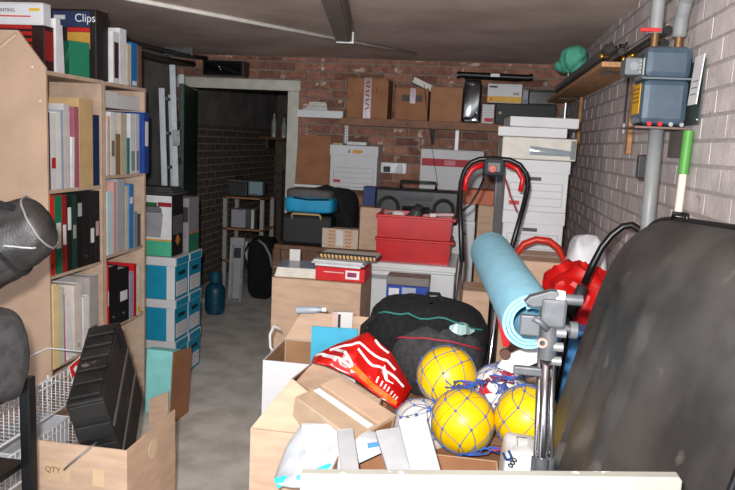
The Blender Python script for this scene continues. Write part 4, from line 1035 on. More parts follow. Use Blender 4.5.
# smaller flat carton tipped on it
q0, q1, q2 = at(338, 378, 2.30), at(396, 416, 2.16), at(322, 402, 2.14)
ux = (q1-q0).normalized(); vy = (q2-q0); vy = (vy-ux*vy.dot(ux)).normalized(); nz = ux.cross(vy)
if nz.z < 0: nz = -nz
t = T('flat_carton', 'small flat carton with a white strip tipped on the big carton', 'box', q0)
t.rotation_euler = Matrix((ux, nz.cross(ux), nz)).transposed().to_euler()
Lx = (q1-q0).length; sg = -1 if (nz.cross(ux)).dot(vy) < 0 else 1
ya, yb = (0, .20) if sg > 0 else (-.20, 0)
MB().box(0, Lx, ya, yb, -.10, 0).build('body', M('cardboard_grey', (186, 160, 134), .85, amt=.06), t, bevel=.003)
MB().box(.01, Lx-.01, ya+.075, ya+.10, 0, .002).build('white_strip', K((240, 238, 234)), t)
MB().box(.0, Lx, ya+.12, yb-.002, .0, .004).build('top_flap', CARD, t)
MB().box(Lx, Lx+.002, ya+.02, yb-.02, -.09, -.01).build('end_panel', CARD_D, t)

# red and white carrier bag with printed stripes
def pillow(bot, top, Yb, Yt, og, bulge, crease, seed):
    def edge(e, f):
        s = f*(len(e)-1); j = min(int(s), len(e)-2); g = s-j
        return (e[j][0]*(1-g)+e[j+1][0]*g, e[j][1]*(1-g)+e[j+1][1]*g)
    def fn(u, v):
        # u in 0..0.5 front from left to right, 0.5..1 back again
        fr = u % 1.0; front = fr < .5; a = fr*2 if front else 2-fr*2
        a = .5-.5*math.cos(PI*min(max(a, 0), 1)); b_, t_ = edge(bot, a), edge(top, a); vv = min(max(v, .004), .996)
        px, py = b_[0]*(1-vv)+t_[0]*vv, b_[1]*(1-vv)+t_[1]*vv
        p = at(px, py, Yb*(1-vv)+Yt*vv)-og; w_ = math.sin(PI*a)**.6*math.sin(PI*vv)**.6
        q = p*11+Vector((seed, 0, seed)); cr = crease*w_*(1-2.6*abs(noise.noise(q))+.6*noise.noise(q*2.7))
        return p+Vector((0, -.8, .6))*((bulge*w_+cr) if front else -.045*w_)
    return fn
rc = at(355, 372, 2.46)
t = T('carrier_bag', 'red carrier bag with white stripes and tick logo', 'bag', rc)
rf = pillow([(311, 362), (330, 367), (352, 377), (376, 395), (398, 410)], [(314, 355), (340, 343), (368, 332), (391, 352), (412, 388)], 2.40, 2.58, rc, .035, .022, 4)
m = MB(); m.surf(rf, 72, 36)
RBM = M('red_poly_bag', (214, 22, 18), .3, amt=.10, sc=8, spec=.6)
m.build('bag_body', RBM, t, auto=True)
def on_bag(u, v, off=.006): return rf(u, v)+Vector((0, -.8, .6))*off
def stripe(name, uv, wd, mat, k=14):
    pts = []; nr = []
    for i in range(k+1):
        s = i/k*(len(uv)-1); j = min(int(s), len(uv)-2); f = s-j
        u = uv[j][0]*(1-f)+uv[j+1][0]*f; v = uv[j][1]*(1-f)+uv[j+1][1]*f
        pts.append(on_bag(u, v)); nr.append(Vector((0, -.8, .6)))
    w2 = wd if not isinstance(wd, str) else [.004+.022*math.sin(PI*min(1, i/k*1.15))**2*(1-i/k*.6) for i in range(k+1)]
    m = MB(); m.ribbon(pts, nr, w2); return m.build(name, mat, t)
WS = K((240, 236, 234), .4)
stripe('white_stripe', [(.06, .62), (.13, .45), (.20, .25), (.26, .10)], .009, WS, 20)
stripe('white_stripe', [(.14, .72), (.22, .62), (.30, .66), (.37, .80)], .009, WS, 20)
stripe('white_stripe', [(.16, .66), (.21, .42), (.24, .22), (.25, .06)], .011, WS, 20)
stripe('white_stripe', [(.25, .50), (.30, .44), (.36, .62), (.43, .72)], .009, WS, 20)
stripe('white_stripe', [(.28, .94), (.30, .90), (.33, .93)], .008, WS, 8)
stripe('orange_band', [(.24, .16), (.30, .10), (.37, .10), (.44, .12)], .020, K((236, 110, 30), .4), 20)
stripe('tick_logo', [(.335, .62), (.335, .50), (.355, .42), (.385, .48)], 'tick', WS)
for k in range(7): stripe('printed_bar', [(.325+.016*k, .20), (.328+.016*k, .33)], .006, WS, 4)
stripe('printed_label', [(.12, .40), (.155, .30), (.19, .22)], .018, K((206, 196, 196)), 8)
carton('tan carton hidden under the red carrier bag', -.455, -.225, 2.535, 2.615, 0, .60, mat=CARD_D) if False else None

# black backpack on a carton
carton('brown carton under the black backpack', -.44, -.03, 2.64, 2.84, 0, .60, mat=CARD_D)
BP = dict(c=(0, 0, .178), sz=(.225, .14, .178), e=.62, rot=(.25, .08, .0), amp=.035, fs=8, seed=51, ridge=.7)
bc = Vector((-.165, 2.77, .612))
t = T('backpack', 'black backpack with red and teal piping behind the yellow balls', 'bag', bc)
bf = blob_fn(**BP); m = MB(); m.surf(bf, 64, 36); m.build('bag_body', BLACKF, t, smooth=True)
PK = dict(c=(.045, -.080, .150), sz=(.185, .10, .155), e=.75, rot=(.30, .05, 0), amp=.022, fs=8, seed=52, ridge=.4)
pf = blob_fn(**PK); m = MB(); m.surf(pf, 48, 28); m.build('front_pocket', GREYF, t, smooth=True)
def arc(fn, v0, us, r, name, mat, c):
    pts = [fn(u, v0 if not callable(v0) else v0(u))+snorm(fn, u, v0 if not callable(v0) else v0(u), c)*.003 for u in us]
    MB().tube(pts, r, 6).build(name, mat, t, smooth=True)
arc(pf, lambda u: .62+.18*math.sin((u-.5)*2*PI), [.52+.46*i/24 for i in range(25)], .004, 'red_piping', K((150, 40, 56)), (.045, -.085, .155))
arc(bf, lambda u: .66+.20*math.sin((u-.5)*2*PI), [.52+.46*i/24 for i in range(25)], .004, 'teal_piping', K((40, 110, 104)), (0, 0, .178))
pts = [bf(.80+.12*i/8, .79-.05*i/8)+snorm(bf, .80+.12*i/8, .79-.05*i/8, (0, 0, .178))*.004 for i in range(9)]
m = MB(); m.ribbon(pts, [snorm(bf, .80+.12*i/8, .79-.05*i/8, (0, 0, .178)) for i in range(9)], [.01, .03, .045, .05, .045, .04, .03, .02, .01]); m.build('reflective_patch', K((150, 176, 174), .3), t)
MB().tube([Vector((-.02, .02, .345)), Vector((.0, .0, .395)), Vector((.04, -.02, .40)), Vector((.07, -.01, .345))], .009, 8).build('carry_loop', BLACKF, t, smooth=True)
MB().tube([bf(.55, .75), bf(.55, .6)+Vector((-.03, -.02, 0)), bf(.56, .4)+Vector((-.02, -.02, 0))], .012, 8).build('shoulder_strap', BLACKF, t, smooth=True)

# ------------------------------------------------------------------ balls in a net
carton('brown carton under the netted balls', -.29, .20, 2.10, 2.60, 0, .595, mat=CARD_D)
YEL = M('yellow_ball', (244, 200, 8), .38, amt=.06, sc=12, spec=.5, wear=((170, 130, 20), 10, .72))
WB = M('white_ball', (226, 222, 216), .45, amt=.05, sc=8)
RBALL = .104
balls = []
def football(label, px, py, Y, mat, group=None, R_=RBALL, zmin=None, patches=None):
    c = at(px, py, Y)
    t = T('football', label, 'ball', c-Vector((0, 0, R_)), 0, group)
    m = MB(); m.ball((0, 0, R_), R_, 36, 22); m.build('shell', mat, t, smooth=True)
    for k in range(3):
        a = k*1.05; pts = [Vector((0, 0, R_))+Euler((1.1+a, a*.7, a)).to_matrix() @ (Vector((math.cos(2*PI*i/40), math.sin(2*PI*i/40), .0))*(R_*1.0003)) for i in range(40)]
        MB().tube(pts, .0009, 4, True).build('seam', K((150, 120, 16)) if mat == YEL else K((110, 110, 114)), t)
    if patches:
        for k, (d_, col) in enumerate(patches):
            dv_ = Vector(d_).normalized(); mm = dv_.to_track_quat('Z', 'Y').to_matrix().to_4x4()
            m = MB(); m.lathe([(.001, R_*1.004), (R_*.18, R_*.990), (R_*.34, R_*.946), (R_*.34, R_*.93), (.001, R_*.93)], 5, (0, 0, R_), mm); m.build('coloured_panel', K(col, .4), t)
    balls.append((c, R_)); return t
football('upper yellow football beside the backpack', 447, 376, 2.40, YEL, 'yellow footballs')
football('front yellow football nearest the brown carton', 463, 421, 2.21, YEL, 'yellow footballs')
football('yellow football beside the tripod leg', 527, 418, 2.20, YEL, 'yellow footballs')
football('white football with red and blue panels between the yellow ones', 499, 392, 2.42, WB, None, .10, patches=[((.1, -1, .5), (40, 60, 130)), ((-.6, -.8, .3), (190, 40, 50)), ((.8, -.7, .1), (190, 40, 50)), ((.2, -.6, 1), (190, 40, 50)), ((.1, -1, -.3), (30, 30, 60))])
football('off-white football under the net at the left', 421, 428, 2.30, WB, None, .10, patches=[((-.3, -1, .6), (80, 90, 100))])
# net
NETM = K((96, 104, 140), .7); KNOT = K((46, 92, 176), .6)
t = T('ball_net', 'blue string net stretched over the footballs', 'net', (balls[1][0].x, balls[1][0].y, balls[1][0].z-RBALL)); og = Vector(t.location)
for bi, (c, R_) in enumerate(balls):
    rr = R_+.0028; m = MB(); kn = MB(); n_ = 7; tw = 2*PI/n_
    tilt = Euler((-.75+.25*bi, .35-.2*bi, .4*bi)).to_matrix()
    def sp(la, lo): return c-og+tilt @ Vector((rr*math.sin(la)*math.cos(lo), rr*math.sin(la)*math.sin(lo), rr*math.cos(la)))
    las = [.06, .45, .95, 1.45, 1.95, 2.5, 3.0]
    rm = random.Random(bi)
    jit = {}
    for r in range(len(las)):
        for k in range(n_): jit[r, k] = (las[r]+rm.uniform(-.09, .09), (k+.5*(r % 2))*tw+rm.uniform(-.10, .10))
    for r in range(len(las)-1):
        for k in range(n_):
            for dk in ((0, 1) if r % 2 else (0, -1)):
                a0 = jit[r, k]; a1 = jit[r+1, (k+dk) % n_]; l1 = a1[1]
                while l1-a0[1] > PI: l1 -= 2*PI
                while l1-a0[1] < -PI: l1 += 2*PI
                m.tube([sp(a0[0]*(1-f)+a1[0]*f, a0[1]*(1-f)+l1*f) for f in (0, .25, .5, .75, 1)], .0015, 4)
    for (r, k), (la, lo) in jit.items(): kn.ball(sp(la, lo), .0048, 6, 4)
    o = m.build('net_mesh', NETM, t); o['kind'] = 'stuff'
    o = kn.build('knots', KNOT, t); o['kind'] = 'stuff'
# gathered cords between the balls
rm = random.Random(5); m = MB(); m2 = MB()
anch = [at(440, 372, 2.28), at(452, 384, 2.24), at(468, 384, 2.2), at(483, 382, 2.24), at(496, 378, 2.28), at(512, 380, 2.26), at(530, 376, 2.26), at(426, 396, 2.25), at(470, 452, 2.10), at(495, 450, 2.1), at(515, 452, 2.1)]
for k in range(22):
    j = rm.choice([0, 1, 2, 3, 4, 5]); a, b = anch[j], anch[j+1]
    if k % 6 == 5: a, b = anch[8], anch[9]
    if k % 6 == 4: a, b = anch[9], anch[10]
    pts = [a.lerp(b, f)+Vector((rm.uniform(-.015, .015), rm.uniform(-.01, .0), rm.uniform(-.012, .014)))-og for f in (-.2, 0, .3, .6, .9, 1.2)]
    (m2 if k % 4 == 0 else m).tube(pts, .0022, 5)
o = m.build('gathered_cord', KNOT, t, smooth=True); o['kind'] = 'stuff'
o = m2.build('red_cord', K((170, 40, 60), .6), t, smooth=True); o['kind'] = 'stuff'

# ------------------------------------------------------------------ front carton with white boards, plastic bag, painted board
fx0, fx1 = at(326, 460, 1.80).x, at(503, 462, 1.80).x; fz = at(412, 457, 2.02).z
t = carton('low open brown carton holding white boards in the foreground', fx0, fx1, 1.70, 2.06, 0, fz, mat=CARD, open_=[])
MB().box(fx0-(fx0+fx1)/2+.006, fx1-(fx0+fx1)/2-.006, .170, .174, .02, fz-.001).build('inner_lining', CARD_D, t)
for k, (xa, ya_, xb, lb) in enumerate(((338, 431, 362, 'narrow white board at the left end of the low carton'), (377, 431, 408, 'middle white board sticking out of the low carton'), (400, 419, 434, 'tallest white board sticking out of the low carton'))):
    tl, tr = at(xa, ya_, 1.93-.02*k), at(xb-10, ya_+1, 1.93-.02*k); bl = at(xa+(4 if k == 0 else 12), 474, 1.76-.0*k)
    w_ = (tr-tl).length*1.15; ct = (tl+tr)/2; bt = bl+Vector((w_/2, 0, 0)); dv_ = (ct-bt); L_ = dv_.length+.30
    t = T('white_board', lb, 'board', bt-dv_.normalized()*.30)
    zax = dv_.normalized(); xax = Vector((1, 0, 0)); xax = (xax-zax*xax.dot(zax)).normalized(); yax = zax.cross(xax)
    t.rotation_euler = Matrix((xax, yax, zax)).transposed().to_euler()
    MB().box(-w_/2, w_/2, -.009, .009, 0, L_).build('board', K((180, 180, 182), .5), t, bevel=.002)
    MB().box(-w_/2+.002, w_/2-.002, -.0085, .0085, L_, L_+.0015).build('edge_band', K((206, 206, 206), .5), t)
pc = at(312, 462, 1.96)
t = T('plastic_packaging', 'crumpled white plastic bag with turquoise print beside the white boards', 'bag', pc)
wf = pillow([(276, 484), (290, 488), (315, 488), (345, 470), (392, 448)], [(274, 478), (286, 446), (302, 423), (345, 424), (392, 436)], 1.96, 2.06, pc, .025, .018, 3)
m = MB(); m.surf(wf, 40, 24); m.build('bag_body', K((200, 203, 208), .4), t, auto=True)
def wstripe(uv, wd, mat, nm):
    pts = [wf(u, v)+Vector((0, -.004, .001)) for u, v in uv]; m = MB(); m.ribbon(pts, [Vector((0, -1, .3))]*len(uv), wd); m.build(nm, mat, t)
TQ = K((60, 200, 214), .4)
wstripe([(.02+.02*i, .12+.012*i) for i in range(7)], [.02, .03, .035, .034, .03, .026, .015], TQ, 'turquoise_print'); wstripe([(.20+.02*i, .17+.008*i) for i in range(6)], [.01, .02, .025, .022, .018, .008], TQ, 'turquoise_print')
wstripe([(.10+.015*i, .26) for i in range(5)], [.012, .018, .018, .016, .01], TQ, 'turquoise_print'); wstripe([(.385+.012*i, .38) for i in range(4)], .022, K((40, 120, 180)), 'blue_badge')
t = T('paper_sack', 'white printed sack with blue letters beside the tripod foot', 'sack', (.175, 1.945, .0))
m = MB(); blob(m, 48, 30, c=(0, 0, .385), sz=(.055, .10, .385), e=.25, rot=(0, 0, 0), amp=.012, fs=9, seed=71, ridge=.6); m.build('sack_body', K((228, 228, 226), .5), t, smooth=True)
q = at(507, 462, 1.83)-Vector(t.location); text('U', .034, K((30, 60, 110)), t, (q.x-.004, -.112, q.z), (PI/2, -.5, 0), bold=.002)
text('000', .02, K((60, 64, 74)), t, (q.x+.014, -.112, q.z-.018), (PI/2, -1.1, 0), bold=.001)

PB = M('chipped_white_paint', (146, 145, 136), .55, amt=.05, sc=8, bump=.1, bsc=30, wear=((244, 244, 242), 14, .60))
lf, rt = at(300, 476, 1.12), at(683, 478, 1.12); zt_ = at(430, 474.5, 1.12).z
t = T('painted_board', 'chipped white painted board standing across the foreground', 'board', ((lf.x+rt.x)/2, 1.12, 0)); w_ = rt.x-lf.x
sl = .012
zl, zr = at(300, 474, 1.12).z, at(683, 478, 1.12).z; sl = zr-zl; zt_ = (zl+zr)/2
m = MB(); m.prism([(-w_/2, 0), (w_/2, 0), (w_/2, zr-.006), (w_/2-.005, zr), (-w_/2, zl)], 0, .022); m.build('panel', PB, t, bevel=.002)
rm = random.Random(3)
for x in (-.20, -.02, .06, .13, .22):
    pts = []; n_ = 9; R_ = rm.uniform(.010, .018)
    for i in range(n_): a = 2*PI*i/n_; r = R_*rm.uniform(.85, 1.1); pts.append((x+r*math.cos(a)*1.4, zt_-.022+sl*(x/w_)+r*math.sin(a)*.6))
    MB().prism(pts, -.0012, 0).build('paint_chip', K((246, 246, 246), .5), t)

# ------------------------------------------------------------------ mat roll
A_, B_ = at(531, 323, 1.98), at(490, 252, 2.90)
t = T('camping_mat', 'rolled turquoise foam mat lying behind the tripod head', 'mat', A_)
ax = (B_-A_).normalized(); t.rotation_euler = ax.to_track_quat('Z', 'Y').to_euler(); LM = (B_-A_).length
CYM = M('turquoise_foam', (146, 204, 226), .7, amt=.05, sc=20, bump=.15, bsc=200)
m = MB(); n_ = 110; turns = 3.2; r0, r1, th = .046, .0805, .0085
vs = []; fs = []
for i in range(n_+1):
    f = i/n_; an = 2*PI*turns*f+1.2; r = r0+(r1-r0)*f
    for rr in (r-th/2, r+th/2):
        for z in (0, LM): vs.append(Vector((rr*math.cos(an), rr*math.sin(an), z)))
for i in range(n_):
    a = i*4; b = a+4
    fs += [(a, b, b+1, a+1), (a+2, a+3, b+3, b+2), (a, a+2, b+2, b), (a+1, b+1, b+3, a+3)]
fs += [(0, 1, 3, 2), (n_*4, n_*4+2, n_*4+3, n_*4+1)]
m._add(vs, fs); m.build('foam_roll', CYM, t, auto=True)

# ------------------------------------------------------------------ tripod
t = T('tripod', 'chrome tripod with grey clamp head standing before the mat roll', 'tripod', (.17, 1.78, 0))
GM = M('grey_cast_metal', (104, 106, 110), .5, .3, amt=.12, sc=25); og = Vector(t.location); TY = 1.78
def tp(px, py, dy=0): return at(px, py, TY+dy)-og
for k, (x0_, x1_, dy, r) in enumerate(((547, 541, 0, .0115), (553, 549, .03, .009), (541, 536, .03, .009))):
    top = tp(x0_, 348, dy); bot = tp(x1_, 468, dy); dn = bot+(bot-top).normalized()*((bot.z-.0)/abs((bot-top).normalized().z)); dn.z = .012
    lg = MB().tube([top, bot, dn], r, 12).build('leg', CHROME, t, smooth=True)
    MB().cyl(dn-Vector((0, 0, .012)), dn+Vector((0, 0, .03)), r*1.5, 10).build('rubber_foot', BLACKP, lg, auto=True)
    MB().cyl(bot+Vector((0, 0, .03)), bot-Vector((0, 0, .03)), r*1.6, 12).build('leg_clamp', GM, lg, auto=True)
c0 = tp(548, 345); MB().cyl(c0+Vector((0, 0, -.035)), c0+Vector((0, 0, .065)), .023, 18).build('collar', GM, t, auto=True)
for px, py in ((561, 333), (558, 347), (556, 361)):
    q = tp(px, py, -.01); MB().cyl(q-Vector((.012, 0, 0)), q+Vector((.012, 0, 0)), .012, 14).build('knob', K((150, 150, 152), .4, metal=.4), t, auto=True)
q = tp(553, 312); MB().cbox(q, (.062, .055, .075)).build('head_block', GM, t, bevel=.008)
q = tp(530, 325, -.02); MB().cbox(q, (.05, .02, .052), (0, .0, 0)).build('plate', K((106, 108, 112), .4, metal=.4), t, bevel=.004)
MB().tube([tp(533, 318, -.03), tp(540, 322, -.03), tp(548, 330, -.03)], .008, 8).build('plate_arm', GM, t, smooth=True)
m = MB(); slab(m, [tp(x, y, -.02) for x, y in ((524, 303), (530, 297), (552, 291), (559, 292), (562, 312), (553, 316), (545, 307), (533, 308))], .035); lv = m.build('lever', GM, t, bevel=.004)
q = tp(562, 299); MB().cyl(q+Vector((-.016, 0, .002)), q+Vector((.004, 0, 0)), .021, 18).build('white_washer', K((232, 232, 232), .3), t, auto=True)
MB().cyl(q+Vector((.004, 0, 0)), q+Vector((.05, .0, .0)), .014, 14).build('pan_spindle', GM, t, auto=True)
q2 = tp(572, 330, .0); MB().cyl(tp(560, 326), q2, .009, 12).build('side_spindle', GM, t, auto=True); MB().cyl(q2-Vector((.006, 0, 0)), q2+Vector((.012, 0, 0)), .022, 16).build('side_knob', K((96, 98, 100), .4), t, auto=True)
q = tp(542, 342, -.03); m = MB(); m.lathe([(.007, 0), (.013, 0), (.013, .012), (.007, .012)], 18, q, Matrix.Rotation(PI/2, 4, 'X')); m.build('ring_end', K((170, 150, 140), .4, metal=.3), t, auto=True)
MB().cbox(tp(533, 371, .02), (.10, .02, .022)).build('spreader', GM, t, bevel=.004)
t2 = T('foot_plate', 'white plastic foot plate with a brown round hole below the mat', 'bracket', (0, 0, 0)) if False else None

# ------------------------------------------------------------------ roof box
carton('brown carton supporting the black roof box', .255, .565, 1.20, 2.42, 0, .42, mat=CARD_D)
ROOF = M('dusty_black_plastic', (66, 64, 62), .5, amt=.25, sc=3, bump=.05, bsc=20, spec=.5, wear=((82, 79, 75), 4, .66), stretch=(2, 2, .8))
P1, P0 = Vector((.52, 2.28, 1.415)), Vector((.275, 2.22, .45))
va = (P1-P0).normalized(); ua = Vector((.0, -1, .0)); ua = (ua-va*ua.dot(va)).normalized(); na = ua.cross(va)
if na.x > 0: na = -na
LEN, WID = (P1-P0).length, 1.12
t = T('roof_box', 'large dusty black plastic roof box leaning on the right wall', 'roof box', P0+ua*WID/2)
t.rotation_euler = Matrix((ua, va, na)).transposed().to_euler() if Matrix((ua, va, na)).determinant() > 0 else Matrix((-ua, va, na)).transposed().to_euler()
sx_ = 1 if Matrix((ua, va, na)).determinant() > 0 else -1
def shell(hgt, n_=5.5, sc=1.0, pw=5):
    def fn(u, v):
        th = 2*PI*u; c_, s_ = math.cos(th), math.sin(th)
        x = math.copysign(abs(c_)**(2/n_), c_)*WID/2*sc; y = math.copysign(abs(s_)**(2/n_), s_)*LEN/2*sc
        k = v
        z = hgt*(1-k**pw)
        rad = k
        rib = .010*(1 if .22 < abs(x*rad)/(WID/2) < .30 else 0)*(1 if hgt > 0 and k < .85 else 0)
        if hgt > 0: z -= max(0, sx_*x*rad/(WID/2)-.22)*.12*(1-k**pw)
        return Vector((x*rad, y*rad+LEN/2, z+rib))
    return fn
m = MB(); m.surf(shell(.10, pw=7), 96, 40); m.build('lid', ROOF, t, smooth=True)
m = MB(); m.surf(shell(-.125, pw=9), 72, 16); m.build('base_shell', ROOF, t, smooth=True)
m = MB(); f_ = shell(0, sc=1.004); m.tube([f_(i/90, 1.0) for i in range(90)], .007, 8, True); m.build('rim', BLACKP, t, smooth=True)
xa_, xb_ = -sx_*.12, -sx_*.24
MB().tube([Vector((xa_, LEN, .006)), Vector((xa_*1.02, LEN+.014, .010)), Vector((xb_*.98, LEN+.014, .010)), Vector((xb_, LEN, .006))], .006, 8).build('hinge_loop', BLACKM, t, smooth=True)

# white guard with red arm beneath the mat
t = T('tool_guard', 'white plastic tool guard with red arm and brown knob under the mat', 'guard', at(515, 365, 2.30)); og = Vector(t.location)
m = MB(); slab(m, [at(x, y, 2.30)-og for x, y in ((497, 366), (512, 372), (545, 358), (545, 345), (522, 348), (504, 356))], .012); m.build('guard_plate', K((222, 222, 220), .4), t)
m = MB(); slab(m, [at(x, y, 2.34)-og for x, y in ((496, 312), (500, 308), (512, 338), (509, 346), (503, 347))], .014); m.build('red_arm', RED, t)
q = at(505, 353, 2.28)-og; MB().cyl(q, q-Vector((0, .02, 0)), .018, 16).build('knob', K((90, 62, 46), .5), t, auto=True)

# ================================================================== RIGHT WALL FITTINGS
# wooden shelf with battens and steel brackets
t = T('wall_shelf', 'bare wooden shelf on steel brackets along the right wall', 'shelf', (XR, 0, 0)); ZSR = 1.985
MB().box(-.175, -.004, 3.18, 5.62, ZSR-.022, ZSR).build('board', M('raw_shelf_wood', (190, 140, 96), .7, amt=.12, sc=10, stretch=(6, .6, 6)), t, bevel=.002)
for y in (3.26, 4.95):
    MB().box(-.024, -.004, y-.0, y+.045, 1.60, ZSR-.023).build('batten', PINE, t, bevel=.002)
for y in (3.34, 5.08):
    m = MB(); m.box(-.15, -.025, y, y+.018, ZSR-.030, ZSR-.0235); m.box(-.032, -.025, y, y+.018, 1.70, ZSR-.031); b2 = m.build('bracket', BLACKM, t); MB().box(-.034, -.0245, y-.001, y+.019, 1.69, 1.735).build('bracket_plate', STEEL, b2)
# things on it
for k, (x, z, r, y0, y1, lb) in enumerate(((XR-.03, ZSR+.017, .015, 2.75, 5.5, 'thick dark pipe lying along the back of the right shelf'), (XR-.140, ZSR+.0125, .012, 2.95, 5.3, 'thin dark pole lying along the middle of the right shelf'), (XR-.045, ZSR+.048, .014, 2.65, 5.0, 'upper dark pole lying on the pipes over the right shelf'))):
    t = T('pole', lb, 'pole', (x, y0, z)); MB().cyl((0, 0, 0), (0, y1-y0, 0), r, 12).build('tube', M('dark_pipe', (58, 58, 58), .5, amt=.15), t, auto=True); MB().cyl((0, -.004, 0), (0, .02, 0), r*1.12, 12).build('end_cap', BLACKP, t, auto=True)
t = T('gutter_length', 'grey plastic gutter lying over the poles near the ceiling', 'gutter', (XR-.140, 3.00, ZSR+.026))
m = MB(); m.surf(lambda u, v: Vector((  .032*math.cos(PI+PI*u), 2.2*v, .032*math.sin(PI+PI*u)+.032)), 10, 4, False); m.build('channel', K((84, 84, 84), .5), t, smooth=True)
m = MB(); m.surf(lambda u, v: Vector((.029*math.cos(PI+PI*u), 2.2*v, .029*math.sin(PI+PI*u)+.0325)), 10, 4, False); m.build('inner_face', K((74, 74, 74), .5), t, smooth=True)
q = at(566, 46, 3.9); t = T('green_cloth', 'crumpled sea-green cloth on the right shelf', 'cloth', (.50, 4.35, 2.075))
m = MB(); blob(m, 40, 22, c=(0, 0, .055), sz=(.06, .09, .06), e=.8, amp=.03, fs=12, seed=81, ridge=.8); m.build('cloth', K((84, 168, 142), .8), t, smooth=True); 
m = MB(); blob(m, 24, 14, c=(-.04, .10, .03), sz=(.05, .09, .028), e=.8, amp=.02, fs=12, seed=82); m.build('trailing_corner', K((84, 168, 142), .8), t, smooth=True)
t = T('offcut', 'pale wooden offcut lying at the far end of the right shelf', 'plank', (.58, 4.6, ZSR+.001), .02); MB().box(-.03, .05, -.10, .75, 0, .035).build('plank', K((150, 138, 124), .8), t, bevel=.003); MB().box(-.028, .048, -.101, -.1, .002, .033).build('end_grain', K((170, 150, 126), .8), t)
t = T('tinsel_garland', 'gold and black tinsel garland heaped on the shelf end', 'garland', (.545, 3.215, ZSR))
rm = random.Random(8); m = MB(); pts = [Vector((-.055+.018*k+rm.uniform(-.006, .006), .02*math.sin(k*1.3), .018+.010*math.sin(k*2.1))) for k in range(9)]
m.tube(pts, .008, 6); m.build('cord', BLACKP, t, smooth=True)
for k, p in enumerate(pts):
    m = MB(); m.ball(p+Vector((0, -.01, .006)), .0115, 10, 6); m.build('gold_bauble', M('gold', (214, 160, 50), .25, .8, amt=.1), t, smooth=True)
for k in range(5): MB().tube([pts[k]+Vector((0, 0, .01)), pts[k]+Vector((.01, 0, .045)), pts[k+1]+Vector((0, .01, .05))], .006, 5).build('black_tuft', BLACKF, t, smooth=True)
# gas meter
GX0, GX1, GY0, GY1 = .500, .645, 2.40, 2.58; gz0, gz1 = 1.692, 1.945
t = T('gas_meter', 'dark blue-grey gas meter with yellow label on the right wall', 'gas meter', ((GX0+GX1)/2, (GY0+GY1)/2, gz0))
w2, d2, h = (GX1-GX0)/2, (GY1-GY0)/2, gz1-gz0
GMP = M('meter_paint', (62, 78, 92), .3, amt=.08, sc=20, spec=.6, coat=.3)
MB().box(-w2, w2, -d2, d2, .004, h*.60).build('lower_case', GMP, t, bevel=.022)
MB().box(-w2, w2, -d2, d2, h*.595, h).build('upper_case', GMP, t, bevel=.022)
MB().box(-w2-.006, w2+.004, -d2-.006, d2, h*.585, h*.61).build('seam_flange', K((96, 106, 112), .4), t, bevel=.002)
MB().box(-w2-.0012, -w2, -d2+.03, d2-.045, h*.16, h*.54).build('yellow_label', K((226, 168, 20), .5), t)
m = MB()
for k in range(4): m.box(-w2-.002, -w2-.0012, -d2+.04, d2-.055, h*(.47-.055*k), h*(.485-.055*k))
m.build('label_print', K((110, 80, 20)), t)
MB().box(-w2-.0012, -w2, -d2+.012, -d2+.03, h*.64, h*.85).build('paper_tag', K((206, 206, 200)), t)
ix = MB().box(-w2-.055, -w2-.001, -.06, .03, h*.64, h*.86).build('index_box', K((96, 102, 104), .45), t, bevel=.005)
m = MB(); m.lathe([(.001, 0), (.014, 0), (.014, .003), (.001, .003)], 14, (-w2-.028, -.0605, h*.75), Matrix.Rotation(PI/2, 4, 'X')); m.build('dial', K((120, 124, 126), .4), ix, auto=True)
for k in range(4): MB().box(-w2-.012, -w2-.006, -.064, -.06, h*(.67+.045*k), h*(.69+.045*k)).build('screw', CHROME, ix)
for k in range(4):
    x = -w2+.03+.033*k; m = MB(); m.cyl((x, -d2-.002, .008), (x, -d2+.014, .008), .007, 10); m.build('red_cap' if k < 2 else 'bolt', K((206, 30, 40), .3) if k < 2 else STEEL, t, auto=True)
t = T('meter_bracket', 'rusty metal shelf bracket under the gas meter', 'bracket', (XR, (GY0+GY1)/2, 1.685))
MB().box(-.175, -.004, -.10, .12, 0, .006).build('plate', K((112, 92, 82), .6, metal=.3), t); MB().box(-.012, -.003, -.10, .12, -.09, -.001).build('upstand', K((100, 96, 92), .6), t)
# pipes
t = T('gas_pipe', 'grey iron gas pipe with red lever valve above the meter', 'pipe', (.54, 2.49, gz1))
MB().cyl((0, 0, .0), (0, 0, .05), .013, 12).build('brass_union', M('brass', (120, 90, 58), .45, .5, amt=.1), t, auto=True)
MB().cyl((0, 0, .05), (0, 0, .20), .021, 14).build('riser', K((132, 134, 134), .5), t, auto=True)
MB().cyl((0, 0, .16), (0, 0, .185), .034, 14).build('flange', K((140, 142, 142), .5), t, auto=True)
MB().cyl((0, 0, .20), (0, 0, ZC-gz1), .016, 12).build('upper_pipe', K((132, 134, 134), .5), t, auto=True)
MB().cbox((-.02, -.02, .058), (.065, .012, .012)).build('red_lever', K((206, 36, 40), .4), t, bevel=.003)
t = T('flexible_hose', 'grey ribbed hose curving from the meter up to the wall', 'hose', (.615, 2.49, gz1))
MB().cyl((0, 0, 0), (0, 0, .04), .014, 12).build('brass_union', MATS['brass'], t, auto=True)
cp = [Vector((0, 0, .04)), Vector((.0, -.005, .10)), Vector((.002, -.03, .15)), Vector((.01, -.08, .19)), Vector((.012, -.16, .215)), Vector((.012, -.30, .225)), Vector((.012, -.60, .228)), Vector((.012, -1.1, .228))]
sm = []
for i in range(len(cp)-1):
    for j in range(6): sm.append(cp[i].lerp(cp[i+1], j/6))
sm.append(cp[-1])
MB().tube(sm, [.022+.0012*(i % 2) for i in range(len(sm))], 14).build('hose', K((126, 128, 128), .55), t, smooth=True)
